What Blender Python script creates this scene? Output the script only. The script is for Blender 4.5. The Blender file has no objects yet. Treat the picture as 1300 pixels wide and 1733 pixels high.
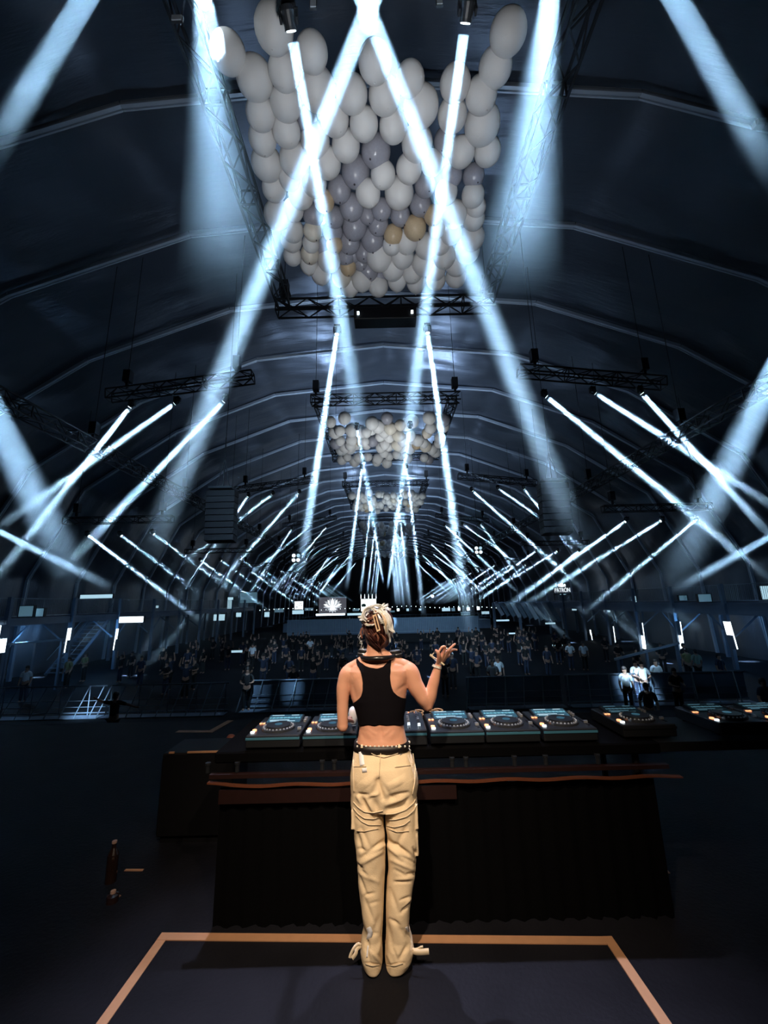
import bpy, bmesh, math, random
from mathutils import Vector, Matrix, Quaternion, noise
rad = math.radians
random.seed(7)
SC = bpy.context.scene
COL = SC.collection

# ------------------------------------------------------------------ camera
F, CX, CY, PITCH, ROLL = 690.0, 650.0, 866.5, rad(12.4), rad(1.3)
cam = bpy.data.objects.new('camera', bpy.data.cameras.new('camera'))
COL.objects.link(cam)
cam.data.sensor_fit = 'HORIZONTAL'
cam.data.sensor_width = 36.0
cam.data.lens = 36.0 * F / 1300.0
cam.data.clip_start = 0.05
cam.data.clip_end = 500
cam.matrix_world = Matrix.Translation((0, 0, 1.7)) @ Matrix.Rotation(rad(90) + PITCH, 4, 'X') @ Matrix.Rotation(-ROLL, 4, 'Z')
SC.camera = cam

# ------------------------------------------------------------------ world, exposure
w = bpy.data.worlds.new('night')
SC.world = w
w.use_nodes = True
w.node_tree.nodes['Background'].inputs[0].default_value = (0.10, 0.2, 0.5, 1)
w.node_tree.nodes['Background'].inputs[1].default_value = 0.0004
SC.view_settings.view_transform = 'Standard'
SC.view_settings.look = 'None'
SC.view_settings.gamma = 1
SC.view_settings.use_curve_mapping = False
SC.view_settings.exposure = 0.0
SC.cycles.max_bounces = 5
SC.cycles.diffuse_bounces = 2
SC.cycles.glossy_bounces = 3

# strengths of the lighting rig
HAZE = 0.11
ROOF_FILL = 1000.0       # added fill light on the roof, per module
BLUE = (0.42, 0.70, 1.0)
ICE = (0.42, 0.70, 1.0)


def aim(o, a, d):
    o.rotation_mode = 'QUATERNION'
    o.location = a
    o.rotation_quaternion = (-Vector(d)).to_track_quat('Z', 'Y')


def spot(name, a, b, power, size, blend=0.5, col=(1, 1, 1), soft=0.05):
    """a theatre lamp: a small round lens with a narrow spread"""
    l = bpy.data.lights.new(name, 'AREA')
    l.shape = 'DISK'
    l.size = max(.06, 2 * soft)
    inten = power / (4 * math.pi)
    if size > 100:
        l.spread = rad(170)
        l.energy = inten * math.pi
    else:
        h = rad(size / 2 * 1.3)
        l.spread = 2 * h
        l.energy = inten * math.pi * math.tan(h) ** 2 / 3 * 1.15
    l.color = col
    o = bpy.data.objects.new(name, l)
    COL.objects.link(o)
    aim(o, a, Vector(b) - Vector(a))
    return o


def point(name, a, power, col=(1, 1, 1), soft=0.3):
    l = bpy.data.lights.new(name, 'POINT')
    l.energy = power
    l.color = col
    l.shadow_soft_size = soft
    o = bpy.data.objects.new(name, l)
    COL.objects.link(o)
    o.location = a
    return o


# stage lights on the performer, the balloons and the floor
KEYCOL = (1.0, 0.80, 0.58)
spot('stage_key_lamp', (-0.75, -0.5, 4.5), (-0.1, 2.4, 0.85), 700, 34, 0.6, KEYCOL, 0.06)
spot('stage_fill_lamp', (1.1, -0.9, 4.1), (0.06, 2.4, 0.85), 300, 32, 0.6, KEYCOL, 0.06)
spot('front_truss_lamp', (-1.5, 5.15, 10.1), (-0.05, 1.62, 0.0), 4600, 15.5, 0.25, (0.70, 0.74, 1.0), 0.05)
spot('front_truss_lamp', (1.6, 5.25, 10.1), (0.05, 1.62, 0.0), 3800, 15.5, 0.25, (0.70, 0.74, 1.0), 0.05)
spot('balloon_lamp', (0.2, 1.6, 2.6), (0.1, 7.2, 10.4), 1250, 54, 0.9, (0.93, 0.96, 1.0), 0.25)
spot('balloon_lamp', (0.2, 15.6, 3.0), (0.1, 21.4, 10.4), 1600, 60, 0.9, (0.9, 0.96, 1.0), 0.25)
spot('balloon_lamp', (0.2, 30, 3.0), (0.1, 35.7, 10.4), 1500, 60, 0.9, (0.8, 0.93, 1.0), 0.25)
spot('added_balcony_fill', (-7, 11, 7), (-20, 30, -1.0), 1100, 36, 0.9, (0.25, 0.55, 1.0), 0.2)  # unseen blue fill added to bring up the left balcony
spot('added_balcony_fill', (7.4, 11, 7), (20.5, 30, -1.0), 1400, 36, 0.9, (0.25, 0.55, 1.0), 0.2)  # the same added fill for the right balcony
# fill lamps added to brighten the roof, four to a module of three bays
for m_ in range(0, 9):
    k_ = [0.2, 1.2, 1.7, 1.7, 1.0, 0.8, 0.6, 0.5, 0.4][m_]
    for sx_ in (-1, 1):
        spot('added_roof_fill', (0.15 + sx_ * 3.9, 14.4 + 14.25 * m_, 11.6), (0.15 + sx_ * 5.2, 16.4 + 14.25 * m_, 20), ROOF_FILL * k_ * 1.3, 150, 1.0, (0.50, 0.68, 0.95), 0.4)
        spot('added_roof_fill', (0.15 + sx_ * 12.0, 15.4 + 14.25 * m_, 9.4), (0.15 + sx_ * 14, 17 + 14.25 * m_, 20), ROOF_FILL * k_ * 0.03, 130, 1.0, (0.50, 0.68, 0.95), 0.4)


# ------------------------------------------------------------------ helpers
def unproj(x, y):
    u, v = (x - CX) / F, -(y - CY) / F
    c, s = math.cos(ROLL), math.sin(ROLL)
    u, v = c * u + s * v, -s * u + c * v
    cp, sp = math.cos(PITCH), math.sin(PITCH)
    return Vector((u, cp - v * sp, sp + v * cp))


def PD(x, y, D):
    """point on the upright plane y = D that the survey pixel sees"""
    r = unproj(x, y)
    return r * (D / r.y) + Vector((0, 0, 1.7))


def PZ(x, y, z):
    r = unproj(x, y)
    return r * ((z - 1.7) / r.z) + Vector((0, 0, 1.7))


def mat(name, col, rough=0.6, metal=0.0, emit=None, estr=0.0, spec=0.5, trans=0.0, bump=0.0, bscale=20.0, var=0.0, vscale=8.0, sheen=0.0, coat=0.0, sss=0.0):
    m = bpy.data.materials.new(name)
    m.use_nodes = True
    nt = m.node_tree
    b = nt.nodes['Principled BSDF']
    b.inputs['Base Color'].default_value = (*col, 1)
    b.inputs['Roughness'].default_value = rough
    b.inputs['Metallic'].default_value = metal
    b.inputs['Specular IOR Level'].default_value = spec
    b.inputs['Transmission Weight'].default_value = trans
    b.inputs['Sheen Weight'].default_value = sheen
    b.inputs['Coat Weight'].default_value = coat
    if sss:
        b.inputs['Subsurface Weight'].default_value = sss
        b.inputs['Subsurface Radius'].default_value = (0.02, 0.008, 0.004)
        b.inputs['Subsurface Scale'].default_value = 0.5
    if emit:
        b.inputs['Emission Color'].default_value = (*emit, 1)
        b.inputs['Emission Strength'].default_value = estr
    if bump or var:
        tc = nt.nodes.new('ShaderNodeTexCoord')
    if bump:
        n = nt.nodes.new('ShaderNodeTexNoise')
        n.inputs['Scale'].default_value = bscale
        n.inputs['Detail'].default_value = 6
        bp = nt.nodes.new('ShaderNodeBump')
        bp.inputs['Strength'].default_value = bump
        bp.inputs['Distance'].default_value = 0.02
        nt.links.new(tc.outputs['Object'], n.inputs['Vector'])
        nt.links.new(n.outputs['Fac'], bp.inputs['Height'])
        nt.links.new(bp.outputs['Normal'], b.inputs['Normal'])
    if var:
        n2 = nt.nodes.new('ShaderNodeTexNoise')
        n2.inputs['Scale'].default_value = vscale
        n2.inputs['Detail'].default_value = 5
        mx = nt.nodes.new('ShaderNodeMix')
        mx.data_type = 'RGBA'
        mx.inputs['A'].default_value = (*[c * (1 - var) for c in col], 1)
        mx.inputs['B'].default_value = (*[min(1, c * (1 + var)) for c in col], 1)
        nt.links.new(tc.outputs['Object'], n2.inputs['Vector'])
        nt.links.new(n2.outputs['Fac'], mx.inputs['Factor'])
        nt.links.new(mx.outputs['Result'], b.inputs['Base Color'])
    return m


def tag(o, label=None, cat=None, group=None, kind=None):
    if label: o['label'] = label
    if cat: o['category'] = cat
    if group: o['group'] = group
    if kind: o['kind'] = kind
    return o


def empty(name, loc, label=None, cat=None, group=None, kind=None, rz=0.0):
    o = bpy.data.objects.new(name, None)
    COL.objects.link(o)
    o.empty_display_size = 0.1
    o.location = loc
    o.rotation_euler = (0, 0, rz)
    return tag(o, label, cat, group, kind)


def obj(name, me, m=None, parent=None, loc=None, smooth=False):
    """link a mesh (or a bmesh) as one object"""
    if isinstance(me, bmesh.types.BMesh):
        b = me
        bmesh.ops.recalc_face_normals(b, faces=b.faces)
        me = bpy.data.meshes.new(name)
        b.to_mesh(me)
        b.free()
        if smooth:
            me.polygons.foreach_set('use_smooth', [True] * len(me.polygons))
    if m is not None and not me.materials:
        for q in (m if isinstance(m, (list, tuple)) else [m]):
            me.materials.append(q)
    o = bpy.data.objects.new(name, me)
    COL.objects.link(o)
    if parent: o.parent = parent
    if loc is not None: o.location = loc
    return o


def box(bm, c, s, rot=None, mi=0):
    g = bmesh.ops.create_cube(bm, size=1.0)
    M = Matrix.Translation(c) @ (rot.to_4x4() if rot else Matrix()) @ Matrix.Diagonal((*s, 1))
    bmesh.ops.transform(bm, matrix=M, verts=g['verts'])
    if mi:
        for f in set(f for v in g['verts'] for f in v.link_faces): f.material_index = mi
    return g['verts']


def bar(bm, a, b, wx, wz=None, n=4, mi=0, r1=None):
    """a bar from a to b; square (n=4) or round"""
    a, b = Vector(a), Vector(b)
    d = b - a
    L = d.length
    if L < 1e-6: return
    wz = wz or wx
    q = d.to_track_quat('Z', 'Y').to_matrix().to_4x4()
    if n == 4:
        g = bmesh.ops.create_cube(bm, size=1.0)
        bmesh.ops.transform(bm, matrix=Matrix.Translation((a + b) / 2) @ q @ Matrix.Diagonal((wx, wz, L, 1)), verts=g['verts'])
    else:
        g = bmesh.ops.create_cone(bm, cap_ends=True, segments=n, radius1=wx, radius2=wx if r1 is None else r1, depth=L)
        bmesh.ops.transform(bm, matrix=Matrix.Translation((a + b) / 2) @ q, verts=g['verts'])
    if mi:
        for f in set(f for v in g['verts'] for f in v.link_faces): f.material_index = mi
    return g['verts']


def ball(bm, c, r, u=12, v=8, s=(1, 1, 1), rot=None, mi=0):
    g = bmesh.ops.create_uvsphere(bm, u_segments=u, v_segments=v, radius=r)
    bmesh.ops.transform(bm, matrix=Matrix.Translation(c) @ (rot.to_4x4() if rot else Matrix()) @ Matrix.Diagonal((*s, 1)), verts=g['verts'])
    if mi:
        for f in set(f for w_ in g['verts'] for f in w_.link_faces): f.material_index = mi
    return g['verts']


def disc(bm, c, r, h, n=20, r2=None, mi=0):
    g = bmesh.ops.create_cone(bm, cap_ends=True, segments=n, radius1=r, radius2=r if r2 is None else r2, depth=h)
    bmesh.ops.translate(bm, vec=c, verts=g['verts'])
    if mi:
        for f in set(f for v in g['verts'] for f in v.link_faces): f.material_index = mi
    return g['verts']


def copy_tree(o, parent=None):
    c = o.copy()
    COL.objects.link(c)
    c.parent = parent
    for ch in list(o.children):
        copy_tree(ch, c)
    return c


# ------------------------------------------------------------------ materials
def fabric_mat():
    m = mat('liner_fabric', (0.18, 0.205, 0.25), 0.34, 0.8, spec=0.5)
    nt = m.node_tree
    b = nt.nodes['Principled BSDF']
    tc = nt.nodes.new('ShaderNodeTexCoord')
    mp = nt.nodes.new('ShaderNodeMapping')
    mp.inputs['Scale'].default_value = (0.25, 2.2, 0.5)
    n = nt.nodes.new('ShaderNodeTexNoise')
    n.inputs['Scale'].default_value = 1.6
    n.inputs['Detail'].default_value = 8
    n.inputs['Roughness'].default_value = 0.62
    bp = nt.nodes.new('ShaderNodeBump')
    bp.inputs['Strength'].default_value = 0.35
    bp.inputs['Distance'].default_value = 0.1
    nt.links.new(tc.outputs['Object'], mp.inputs['Vector'])
    nt.links.new(mp.outputs['Vector'], n.inputs['Vector'])
    nt.links.new(n.outputs['Fac'], bp.inputs['Height'])
    nt.links.new(bp.outputs['Normal'], b.inputs['Normal'])
    return m


M = {
    'fabric': fabric_mat(),
    'alu': mat('brushed_aluminium', (0.62, 0.70, 0.78), 0.4, 0.3, bump=0.1, bscale=30),
    'truss': mat('black_truss', (0.012, 0.014, 0.018), 0.5, 0.3),
    'black': mat('black_plastic', (0.008, 0.008, 0.01), 0.5, spec=0.25),
    'dark': mat('dark_housing', (0.03, 0.034, 0.04), 0.4),
    'steel': mat('galvanised_steel', (0.30, 0.38, 0.46), 0.38, 0.7, var=0.2, vscale=3),
    'deck': mat('deck_paint', (0.15, 0.20, 0.27), 0.55, 0.2, var=0.25, vscale=1.5),
    'balloon': mat('white_latex', (0.80, 0.79, 0.78), 0.38, spec=0.35, bump=0.25, bscale=34),
    'balloon_grey': mat('pearl_and_shaded_grey', (0.36, 0.36, 0.41), 0.25, spec=0.6, bump=0.12, bscale=30, var=0.15),  # pearl greys; also white ones with the cluster's shade painted in
    'balloon_tan': mat('tan_latex', (0.62, 0.47, 0.30), 0.35, spec=0.4, var=0.15),
    'balloon_cream': mat('cream_latex', (0.78, 0.72, 0.62), 0.35, spec=0.4, var=0.1),
    'knot': mat('dark_knot', (0.05, 0.04, 0.05), 0.6),
    'lens': mat('lit_lens', (1, 1, 1), 0.2, emit=(0.75, 0.92, 1.0), estr=3),
    'white_lamp': mat('small_white_lamp', (1, 1, 1), 0.3, emit=(0.8, 0.93, 1.0), estr=4),
    'hallfloor': mat('hall_floor', (0.008, 0.010, 0.014), 0.7, spec=0.1, var=0.4, vscale=0.8, bump=0.2, bscale=5),
}


def haze_mat(name, dens, fade=True, clump=0.35):
    m = bpy.data.materials.new(name)
    m.use_nodes = True
    nt = m.node_tree
    nt.nodes.clear()
    o = nt.nodes.new('ShaderNodeOutputMaterial')
    v = nt.nodes.new('ShaderNodeVolumeScatter')
    v.inputs['Anisotropy'].default_value = 0.0
    v.inputs['Color'].default_value = (0.86, 0.95, 1.0, 1)
    nt.links.new(v.outputs[0], o.inputs['Volume'])
    tc = nt.nodes.new('ShaderNodeTexCoord')
    sp = nt.nodes.new('ShaderNodeSeparateXYZ')
    nt.links.new(tc.outputs['Generated'], sp.inputs[0])
    mr = nt.nodes.new('ShaderNodeMapRange')          # haze thins towards the foot of the beam
    mr.interpolation_type = 'SMOOTHSTEP'
    mr.inputs['From Min'].default_value = 0.0
    mr.inputs['From Max'].default_value = 0.42
    mr.inputs['To Min'].default_value = 0.0
    mr.inputs['To Max'].default_value = dens
    nt.links.new(sp.outputs[2], mr.inputs['Value'])
    n = nt.nodes.new('ShaderNodeTexNoise')
    n.inputs['Scale'].default_value = 1.3
    n.inputs['Detail'].default_value = 3
    nt.links.new(tc.outputs['Object'], n.inputs['Vector'])
    m2 = nt.nodes.new('ShaderNodeMapRange')
    m2.inputs['From Min'].default_value = 0.3
    m2.inputs['From Max'].default_value = 0.7
    m2.inputs['To Min'].default_value = 1 - clump
    m2.inputs['To Max'].default_value = 1 + clump
    nt.links.new(n.outputs['Fac'], m2.inputs['Value'])
    mu = nt.nodes.new('ShaderNodeMath')
    mu.operation = 'MULTIPLY'
    nt.links.new(mr.outputs[0], mu.inputs[0])
    nt.links.new(m2.outputs[0], mu.inputs[1])
    nt.links.new(mu.outputs[0], v.inputs['Density'])
    m.cycles.volume_step_rate = 0.35
    return m


M['haze'] = haze_mat('beam_haze', HAZE, clump=0.15)
M['haze_low'] = haze_mat('low_haze', .010, clump=.5)
M['haze_wide'] = haze_mat('wide_beam_haze', HAZE * 0.5, clump=0.15)


def beam(a, b, r0, r1, P, label, group, col=ICE, name='light_shaft', hz='haze', blend=0.7, seg=16):
    """haze standing in a real spot lamp's cone"""
    a, b = Vector(a), Vector(b)
    d = b - a
    L = d.length
    bm = bmesh.new()
    bmesh.ops.create_cone(bm, cap_ends=True, segments=seg, radius1=r1 * 1.04, radius2=r0 * 1.04, depth=L)
    o = obj(name, bm, M[hz])
    tag(o, label, 'light beam', group)
    aim(o, (a + b) / 2, d)
    l = bpy.data.lights.new('beam_lamp', 'AREA')
    l.shape = 'DISK'
    l.size = r0 * 1.9
    l.energy = P
    l.color = col
    l.spread = min(math.pi, 2 * math.atan((r1 - r0) / L) * 1.25)
    lo = bpy.data.objects.new('beam_lamp', l)
    COL.objects.link(lo)
    aim(lo, a, d)
    return o


# ------------------------------------------------------------------ the big tent
X0 = 0.2                       # hall axis
BAY = 4.75
RIB0 = 10.1
PROF = [(0, 18.6), (8.45, 17.75), (15.9, 14.85), (22.4, 10.35), (25.5, 3.9), (25.8, -2.8)]
NRIB0, NRIB1 = -3, 29
FULL = [(-x, z) for x, z in reversed(PROF[1:])] + PROF
HF = -2.8                      # hall floor


def prof_pts(step):
    out = []
    for (x0, z0), (x1, z1) in zip(FULL[:-1], FULL[1:]):
        n = max(1, round(math.hypot(x1 - x0, z1 - z0) / step))
        for i in range(n):
            t = i / n
            out.append((x0 + (x1 - x0) * t, z0 + (z1 - z0) * t))
    out.append(FULL[-1])
    return out


ceil = empty('ceiling', (X0, 0, 0), kind='structure')
# arched ribs: straight aluminium pieces joined at the bends, a bright keder rail under a dark slot
bm = bmesh.new()
for (x0, z0), (x1, z1) in zip(FULL[:-1], FULL[1:]):
    a, b = Vector((x0, 0, z0)), Vector((x1, 0, z1))
    d = (b - a).normalized()
    nrm = Vector((d.z, 0, -d.x))
    if nrm.z > 0: nrm = -nrm
    for off, dn, wy, wn in ((-0.06, 0.0, 0.10, 0.16), (0.075, -0.02, 0.05, 0.10), (0.0, 0.05, 0.22, 0.10)):
        aa, bb = a + nrm * (-dn) + Vector((0, off, 0)), b + nrm * (-dn) + Vector((0, off, 0))
        g = bmesh.ops.create_cube(bm, size=1.0)
        R_ = Matrix((d, Vector((0, 1, 0)), d.cross(Vector((0, 1, 0))))).transposed().to_4x4()
        bmesh.ops.transform(bm, matrix=Matrix.Translation((aa + bb) / 2) @ R_ @ Matrix.Diagonal(((bb - aa).length - 0.03, wy, wn, 1)), verts=g['verts'])
me_rib = bpy.data.meshes.new('arch_rib')
bm.to_mesh(me_rib); bm.free()
me_rib.materials.append(M['alu'])
for i in range(NRIB0, NRIB1 + 1):
    o = obj('arch_rib', me_rib, None, ceil, (0, RIB0 + BAY * i, -0.12))

# fabric roof liner, one billowing panel per bay
def roof_panel(i):
    near = i < 6
    pts = prof_pts(0.42 if near else 0.9)
    nv = 16 if near else 8
    bm = bmesh.new()
    rows = []
    rnd = random.Random(100 + i)
    ph = rnd.uniform(0, 50)
    for k, (x, z) in enumerate(pts):
        a = pts[max(0, k - 1)]; b = pts[min(len(pts) - 1, k + 1)]
        t = Vector((b[0] - a[0], b[1] - a[1])).normalized()
        nx, nz = t.y, -t.x            # towards the hall
        if nx * (-x) + nz * (3 - z) < 0: nx, nz = -nx, -nz
        row = []
        for j in range(nv + 1):
            v = j / nv
            s = math.sin(math.pi * v)
            bel = (0.40 if i < 2 else 0.62) * s ** 0.8 * (0.6 + 0.8 * noise.noise(Vector((x * 0.22 + ph, i * 3.1, 0))))
            wr = 0.10 * noise.noise(Vector((x * 0.5 + ph, z * 0.5, v * 7 + i))) + 0.045 * noise.noise(Vector((x * 2.2 + ph, z * 2.2, v * 5 + i)))
            dsp = bel + wr * min(1, s * 3) - 0.14
            row.append(bm.verts.new((x + nx * dsp, v * BAY, z + nz * dsp)))
        rows.append(row)
    for r0, r1 in zip(rows[:-1], rows[1:]):
        for j in range(nv):
            bm.faces.new((r0[j], r0[j + 1], r1[j + 1], r1[j]))
    return obj('roof_panel', bm, M['fabric'], ceil, (0, RIB0 + BAY * i, 0), smooth=True)


for i in range(NRIB0, NRIB1):
    roof_panel(i)

# end wall and side/rear closure, floor
bm = bmesh.new()
box(bm, (X0, RIB0 + BAY * NRIB1 + 0.3, 7), (54, 0.2, 24))
tag(obj('wall_far', bm, M['black']), kind='structure')
bm = bmesh.new()
box(bm, (X0, RIB0 + BAY * NRIB0 - 0.3, 7), (54, 0.2, 24))
tag(obj('wall_rear', bm, M['black']), kind='structure')
bm = bmesh.new()
box(bm, (X0, 72, HF - 0.1), (53, 160, 0.2))
tag(obj('floor', bm, M['hallfloor']), kind='structure')


# ------------------------------------------------------------------ trusses
def truss_parts(parent, a, b, s=0.42, tube=0.05, pitch=0.5, up=Vector((0, 0, 1))):
    a, b = Vector(a), Vector(b)
    d = (b - a).normalized()
    side = d.cross(up).normalized()
    upv = side.cross(d).normalized()
    cs = [side * sx * s / 2 + upv * sz * s / 2 for sx, sz in ((-1, -1), (1, -1), (1, 1), (-1, 1))]
    for c in cs:
        bm = bmesh.new()
        bar(bm, a + c, b + c, tube)
        obj('chord', bm, M['truss'], parent)
    bm = bmesh.new()
    n = max(2, round((b - a).length / pitch))
    for k in range(n):
        p, q = a.lerp(b, k / n), a.lerp(b, (k + 1) / n)
        for i in range(4):
            c0, c1 = cs[i], cs[(i + 1) % 4]
            if (k + i) % 2: c0, c1 = c1, c0
            bar(bm, p + c0, q + c1, tube * 0.55)
    for k in range(0, n + 1, 4):
        p = a.lerp(b, k / n)
        for i in range(4):
            bar(bm, p + cs[i], p + cs[(i + 1) % 4], tube * 0.7)
    obj('bracing', bm, M['truss'], parent)


def make_truss(a, b, label, group=None, s=0.42, hang=None):
    a, b = Vector(a), Vector(b)
    t = empty('lighting_truss', a, label, 'truss', group)
    truss_parts(t, (0, 0, 0), b - a, s)
    if hang:
        for f in hang:
            p = (b - a) * f
            bm = bmesh.new()
            top = roof_z(a.x + p.x) - 0.3 - a.z
            bar(bm, p + Vector((0, 0, 0.2)), Vector((p.x, p.y, top)), 0.02)
            obj('hanging_cable', bm, M['truss'], t)
            bm = bmesh.new()
            box(bm, p + Vector((0, 0, 0.75)), (0.28, 0.28, 0.5))
            box(bm, p + Vector((0, 0, 0.42)), (0.1, 0.1, 0.3))
            obj('chain_hoist', bm, M['black'], t)
    return t


def roof_z(x):
    x = abs(x - X0)
    for (x0, z0), (x1, z1) in zip(PROF[:-1], PROF[1:]):
        if x0 <= x <= x1: return z0 + (z1 - z0) * (x - x0) / (x1 - x0)
    return 3


# ------------------------------------------------------------------ moving head lamp (one of each kind, then copies)
def make_head():
    t = empty('moving_head_lamp', (0, 0, 0))
    bm = bmesh.new()
    box(bm, (0, 0, 0.28), (0.34, 0.30, 0.12)); bar(bm, (0, 0, 0.34), (0, 0, 0.45), 0.03, n=8)
    bmesh.ops.bevel(bm, geom=bm.edges[:], offset=0.01, segments=1, affect='EDGES')
    obj('base', bm, M['black'], t)
    bm = bmesh.new()
    box(bm, (-0.2, 0, 0.06), (0.05, 0.14, 0.34)); box(bm, (0.2, 0, 0.06), (0.05, 0.14, 0.34)); box(bm, (0, 0, 0.2), (0.44, 0.16, 0.05))
    obj('yoke', bm, M['dark'], t)
    h = empty('head', (0, 0, 0)); h.parent = t
    bm = bmesh.new()
    disc(bm, (0, 0, -0.02), 0.15, 0.26, 16, 0.17)
    disc(bm, (0, 0, 0.16), 0.17, 0.1, 16, 0.12)
    disc(bm, (0, 0, -0.18), 0.155, 0.06, 16)
    obj('housing', bm, M['dark'], h)
    bm = bmesh.new()
    disc(bm, (0, 0, -0.215), 0.12, 0.02, 16)
    obj('lens', bm, M['lens'], h)
    return t


HEAD0 = None


def place_head(p, d, label, group):
    global HEAD0
    if HEAD0 is None:
        HEAD0 = make_head(); t = HEAD0
    else:
        t = copy_tree(HEAD0)
    t.location = p
    t.scale = (.6, .6, .6)
    for c in t.children:
        if c.name.split('.')[0] == 'head':
            c.rotation_mode = 'QUATERNION'
            c.rotation_quaternion = (-Vector(d)).to_track_quat('Z', 'Y')
    tag(t, label, 'stage light', group)
    return t


ORD = ['nearest', 'second', 'third', 'fourth', 'fifth', 'sixth', 'seventh', 'eighth']
MOD = 14.25


def lamp_beam(px0, px1, D, w0, w1, P, label, glabel, m=0, D1=None, head=True, hz='haze', blend=0.7, vis=True):
    """px0 lamp pixel of the first module, px1 where its beam ends, both surveyed on the plane y=D;
    module m stands 14.25 m further down the hall each time"""
    a = PD(*px0, D); b = PD(*px1, D1 or D)
    a.y += MOD * m; b.y += MOD * m
    d = (b - a).normalized()
    lab = label if m == 0 else label.replace('nearest row', ORD[m] + ' row')
    if head:
        place_head(a, d, lab.replace('beam', 'lamp').replace('light lamp', 'lamp head'), 'moving head lamps on the ' + glabel)
    beam(a + d * 0.24, b, w0, w1, P, lab, 'beams from the ' + glabel, hz=hz, blend=blend, seg=18 if m < 2 else 10)


BP = 52.0
for m_ in range(7):
    k = [1, .9, .8, .75, .7, .65, .6][m_]
    # pair that starts under the balloons and slopes away down the hall
    lamp_beam((489, 30), (616, 760), 4.25, .085, .34, BP * 0.95 * k, 'broad white beam left of centre sloping away down the hall, nearest row', 'balloon frames', m_, D1=10.5)
    lamp_beam((791, 16), (672, 870), 4.2, .085, .36, BP * 0.95 * k, 'broad white beam right of centre sloping away down the hall, nearest row', 'balloon frames', m_, D1=13)
    # pair under the far edge of each balloon frame, opening outward
    lamp_beam((571, 560), (506, 985), 12.0, .08, .22, BP * 1.6 * k, 'steep narrow beam left of the hall axis, nearest row', 'far balloon frame edges', m_)
    lamp_beam((723, 558), (797, 1090), 12.0, .08, .24, BP * 1.6 * k, 'steep narrow beam right of the hall axis, nearest row', 'far balloon frame edges', m_)
    if m_ < 6:
        nm = ['inner', 'middle', 'outer']
        for q, (p, e) in enumerate((((382, 676), (85, 985)), ((300, 680), (-20, 905)), ((223, 685), (-30, 1010)))):
            lamp_beam(p, e, 15.0, .09, .24, BP * 1.5 * k * [1, .8, 1.2][q], nm[q] + ' beam of three slanting out to the left, nearest row', 'left cross trusses', m_)
        for q, (p, e) in enumerate((((921, 668), (1310, 985)), ((1003, 663), (1330, 870)), ((1083, 662), (1320, 925)))):
            lamp_beam(p, e, 15.0, .09, .24, BP * 1.5 * k * [1.3, 1.1, 1][q], nm[q] + ' beam of three slanting out to the right, nearest row', 'right cross trusses', m_)
        for q, (p, e) in enumerate((((258, 902), (420, 1020)), ((203, 905), (345, 1010)), ((148, 905), (342, 1052)))):
            lamp_beam(p, e, 22.6, .08, .20, BP * 1.2 * k * [.35, .35, .8][q], nm[q] + ' beam of three slanting inward above the left balcony, nearest row', 'left balcony lamp bars', m_)
        for q, (p, e) in enumerate((((1061, 881), (850, 1030)), ((1121, 880), (880, 1028)), ((1178, 880), (985, 1040)))):
            lamp_beam(p, e, 22.6, .08, .20, BP * 1.2 * k * [1.1, 1.2, .8][q], nm[q] + ' beam of three slanting inward above the right balcony, nearest row', 'right balcony lamp bars', m_)

# the wide beams
def wide(p0, D0, p1, D1, w0, w1, P, label, hz='haze', blend=0.8):
    a, b = PD(*p0, D0), PD(*p1, D1)
    beam(a, b, w0, w1, P, label, 'wide beams crossing in front of the stage', hz=hz, blend=blend, seg=24)


wide((650, -50), 3.9, (245, 960), 12.5, .13, .50, BP * 1.35, 'long wide beam from the top centre falling to the lower left')
wide((596, -50), 3.9, (985, 930), 12.5, .13, .50, BP * 1.35, 'long wide beam from the top centre falling to the lower right')
wide((170, -45), 5.0, (-30, 285), 5.4, .16, .24, BP * 0.5, 'blue beam cut by the top left corner of the view')
wide((1118, -45), 5.0, (1330, 330), 5.4, .16, .25, BP * 0.5, 'blue beam cut by the top right corner of the view')
wide((-40, 640), 9, (135, 1000), 10, .30, .55, BP * 1.1, 'soft wide beam entering low at the left edge')
wide((1345, 560), 9, (1125, 1010), 10, .26, .55, BP * 1.1, 'soft wide beam entering low at the right edge')
wide((-40, 880), 14, (200, 1000), 15, .10, .26, BP * .55, 'faint beam crossing low at the left edge')
wide((1345, 885), 14, (1130, 1005), 15, .10, .26, BP * .45, 'faint beam crossing low at the right edge')
# the two wash cones beside the balloons
wide((345, 2), 4.4, (402, 500), 8.6, .16, 1.35, BP * 5, 'big pale wash cone falling left of the balloon cluster', hz='haze_wide', blend=.5)
wide((931, -6), 4.4, (868, 500), 8.6, .16, 1.15, BP * 4, 'big pale wash cone falling right of the balloon cluster', hz='haze_wide', blend=.5)
wide((676, 868), 58, (680, 1030), 58, .9, 1.6, BP * 5, 'tall soft blue shaft in the middle of the far tunnel')
for _n, _a, _s in (('left', (-17.5, 30, -.9), (7, 26, 3.4)), ('right', (18, 32, -.9), (7, 24, 3.4))):
    _b = bmesh.new(); box(_b, (0, 0, 0), _s)
    tag(obj('low_haze', _b, M['haze_low'], None, _a), 'thin blue haze hanging under the %s balcony' % _n, 'haze', kind='stuff')
bm = bmesh.new(); ball(bm, (0, 0, 0), 0.085, 16, 10)
t = place_head(PD(345, -2, 4.4) + Vector((0, 0, .2)), (0.1, .5, -.85), 'glaring lamp head at the top left of the balloon cluster', 'wash lamps on the balloon frame')
t = place_head(PD(931, -10, 4.4) + Vector((0, 0, .2)), (-0.1, .5, -.85), 'glaring lamp head at the top right of the balloon cluster', 'wash lamps on the balloon frame')
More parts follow.
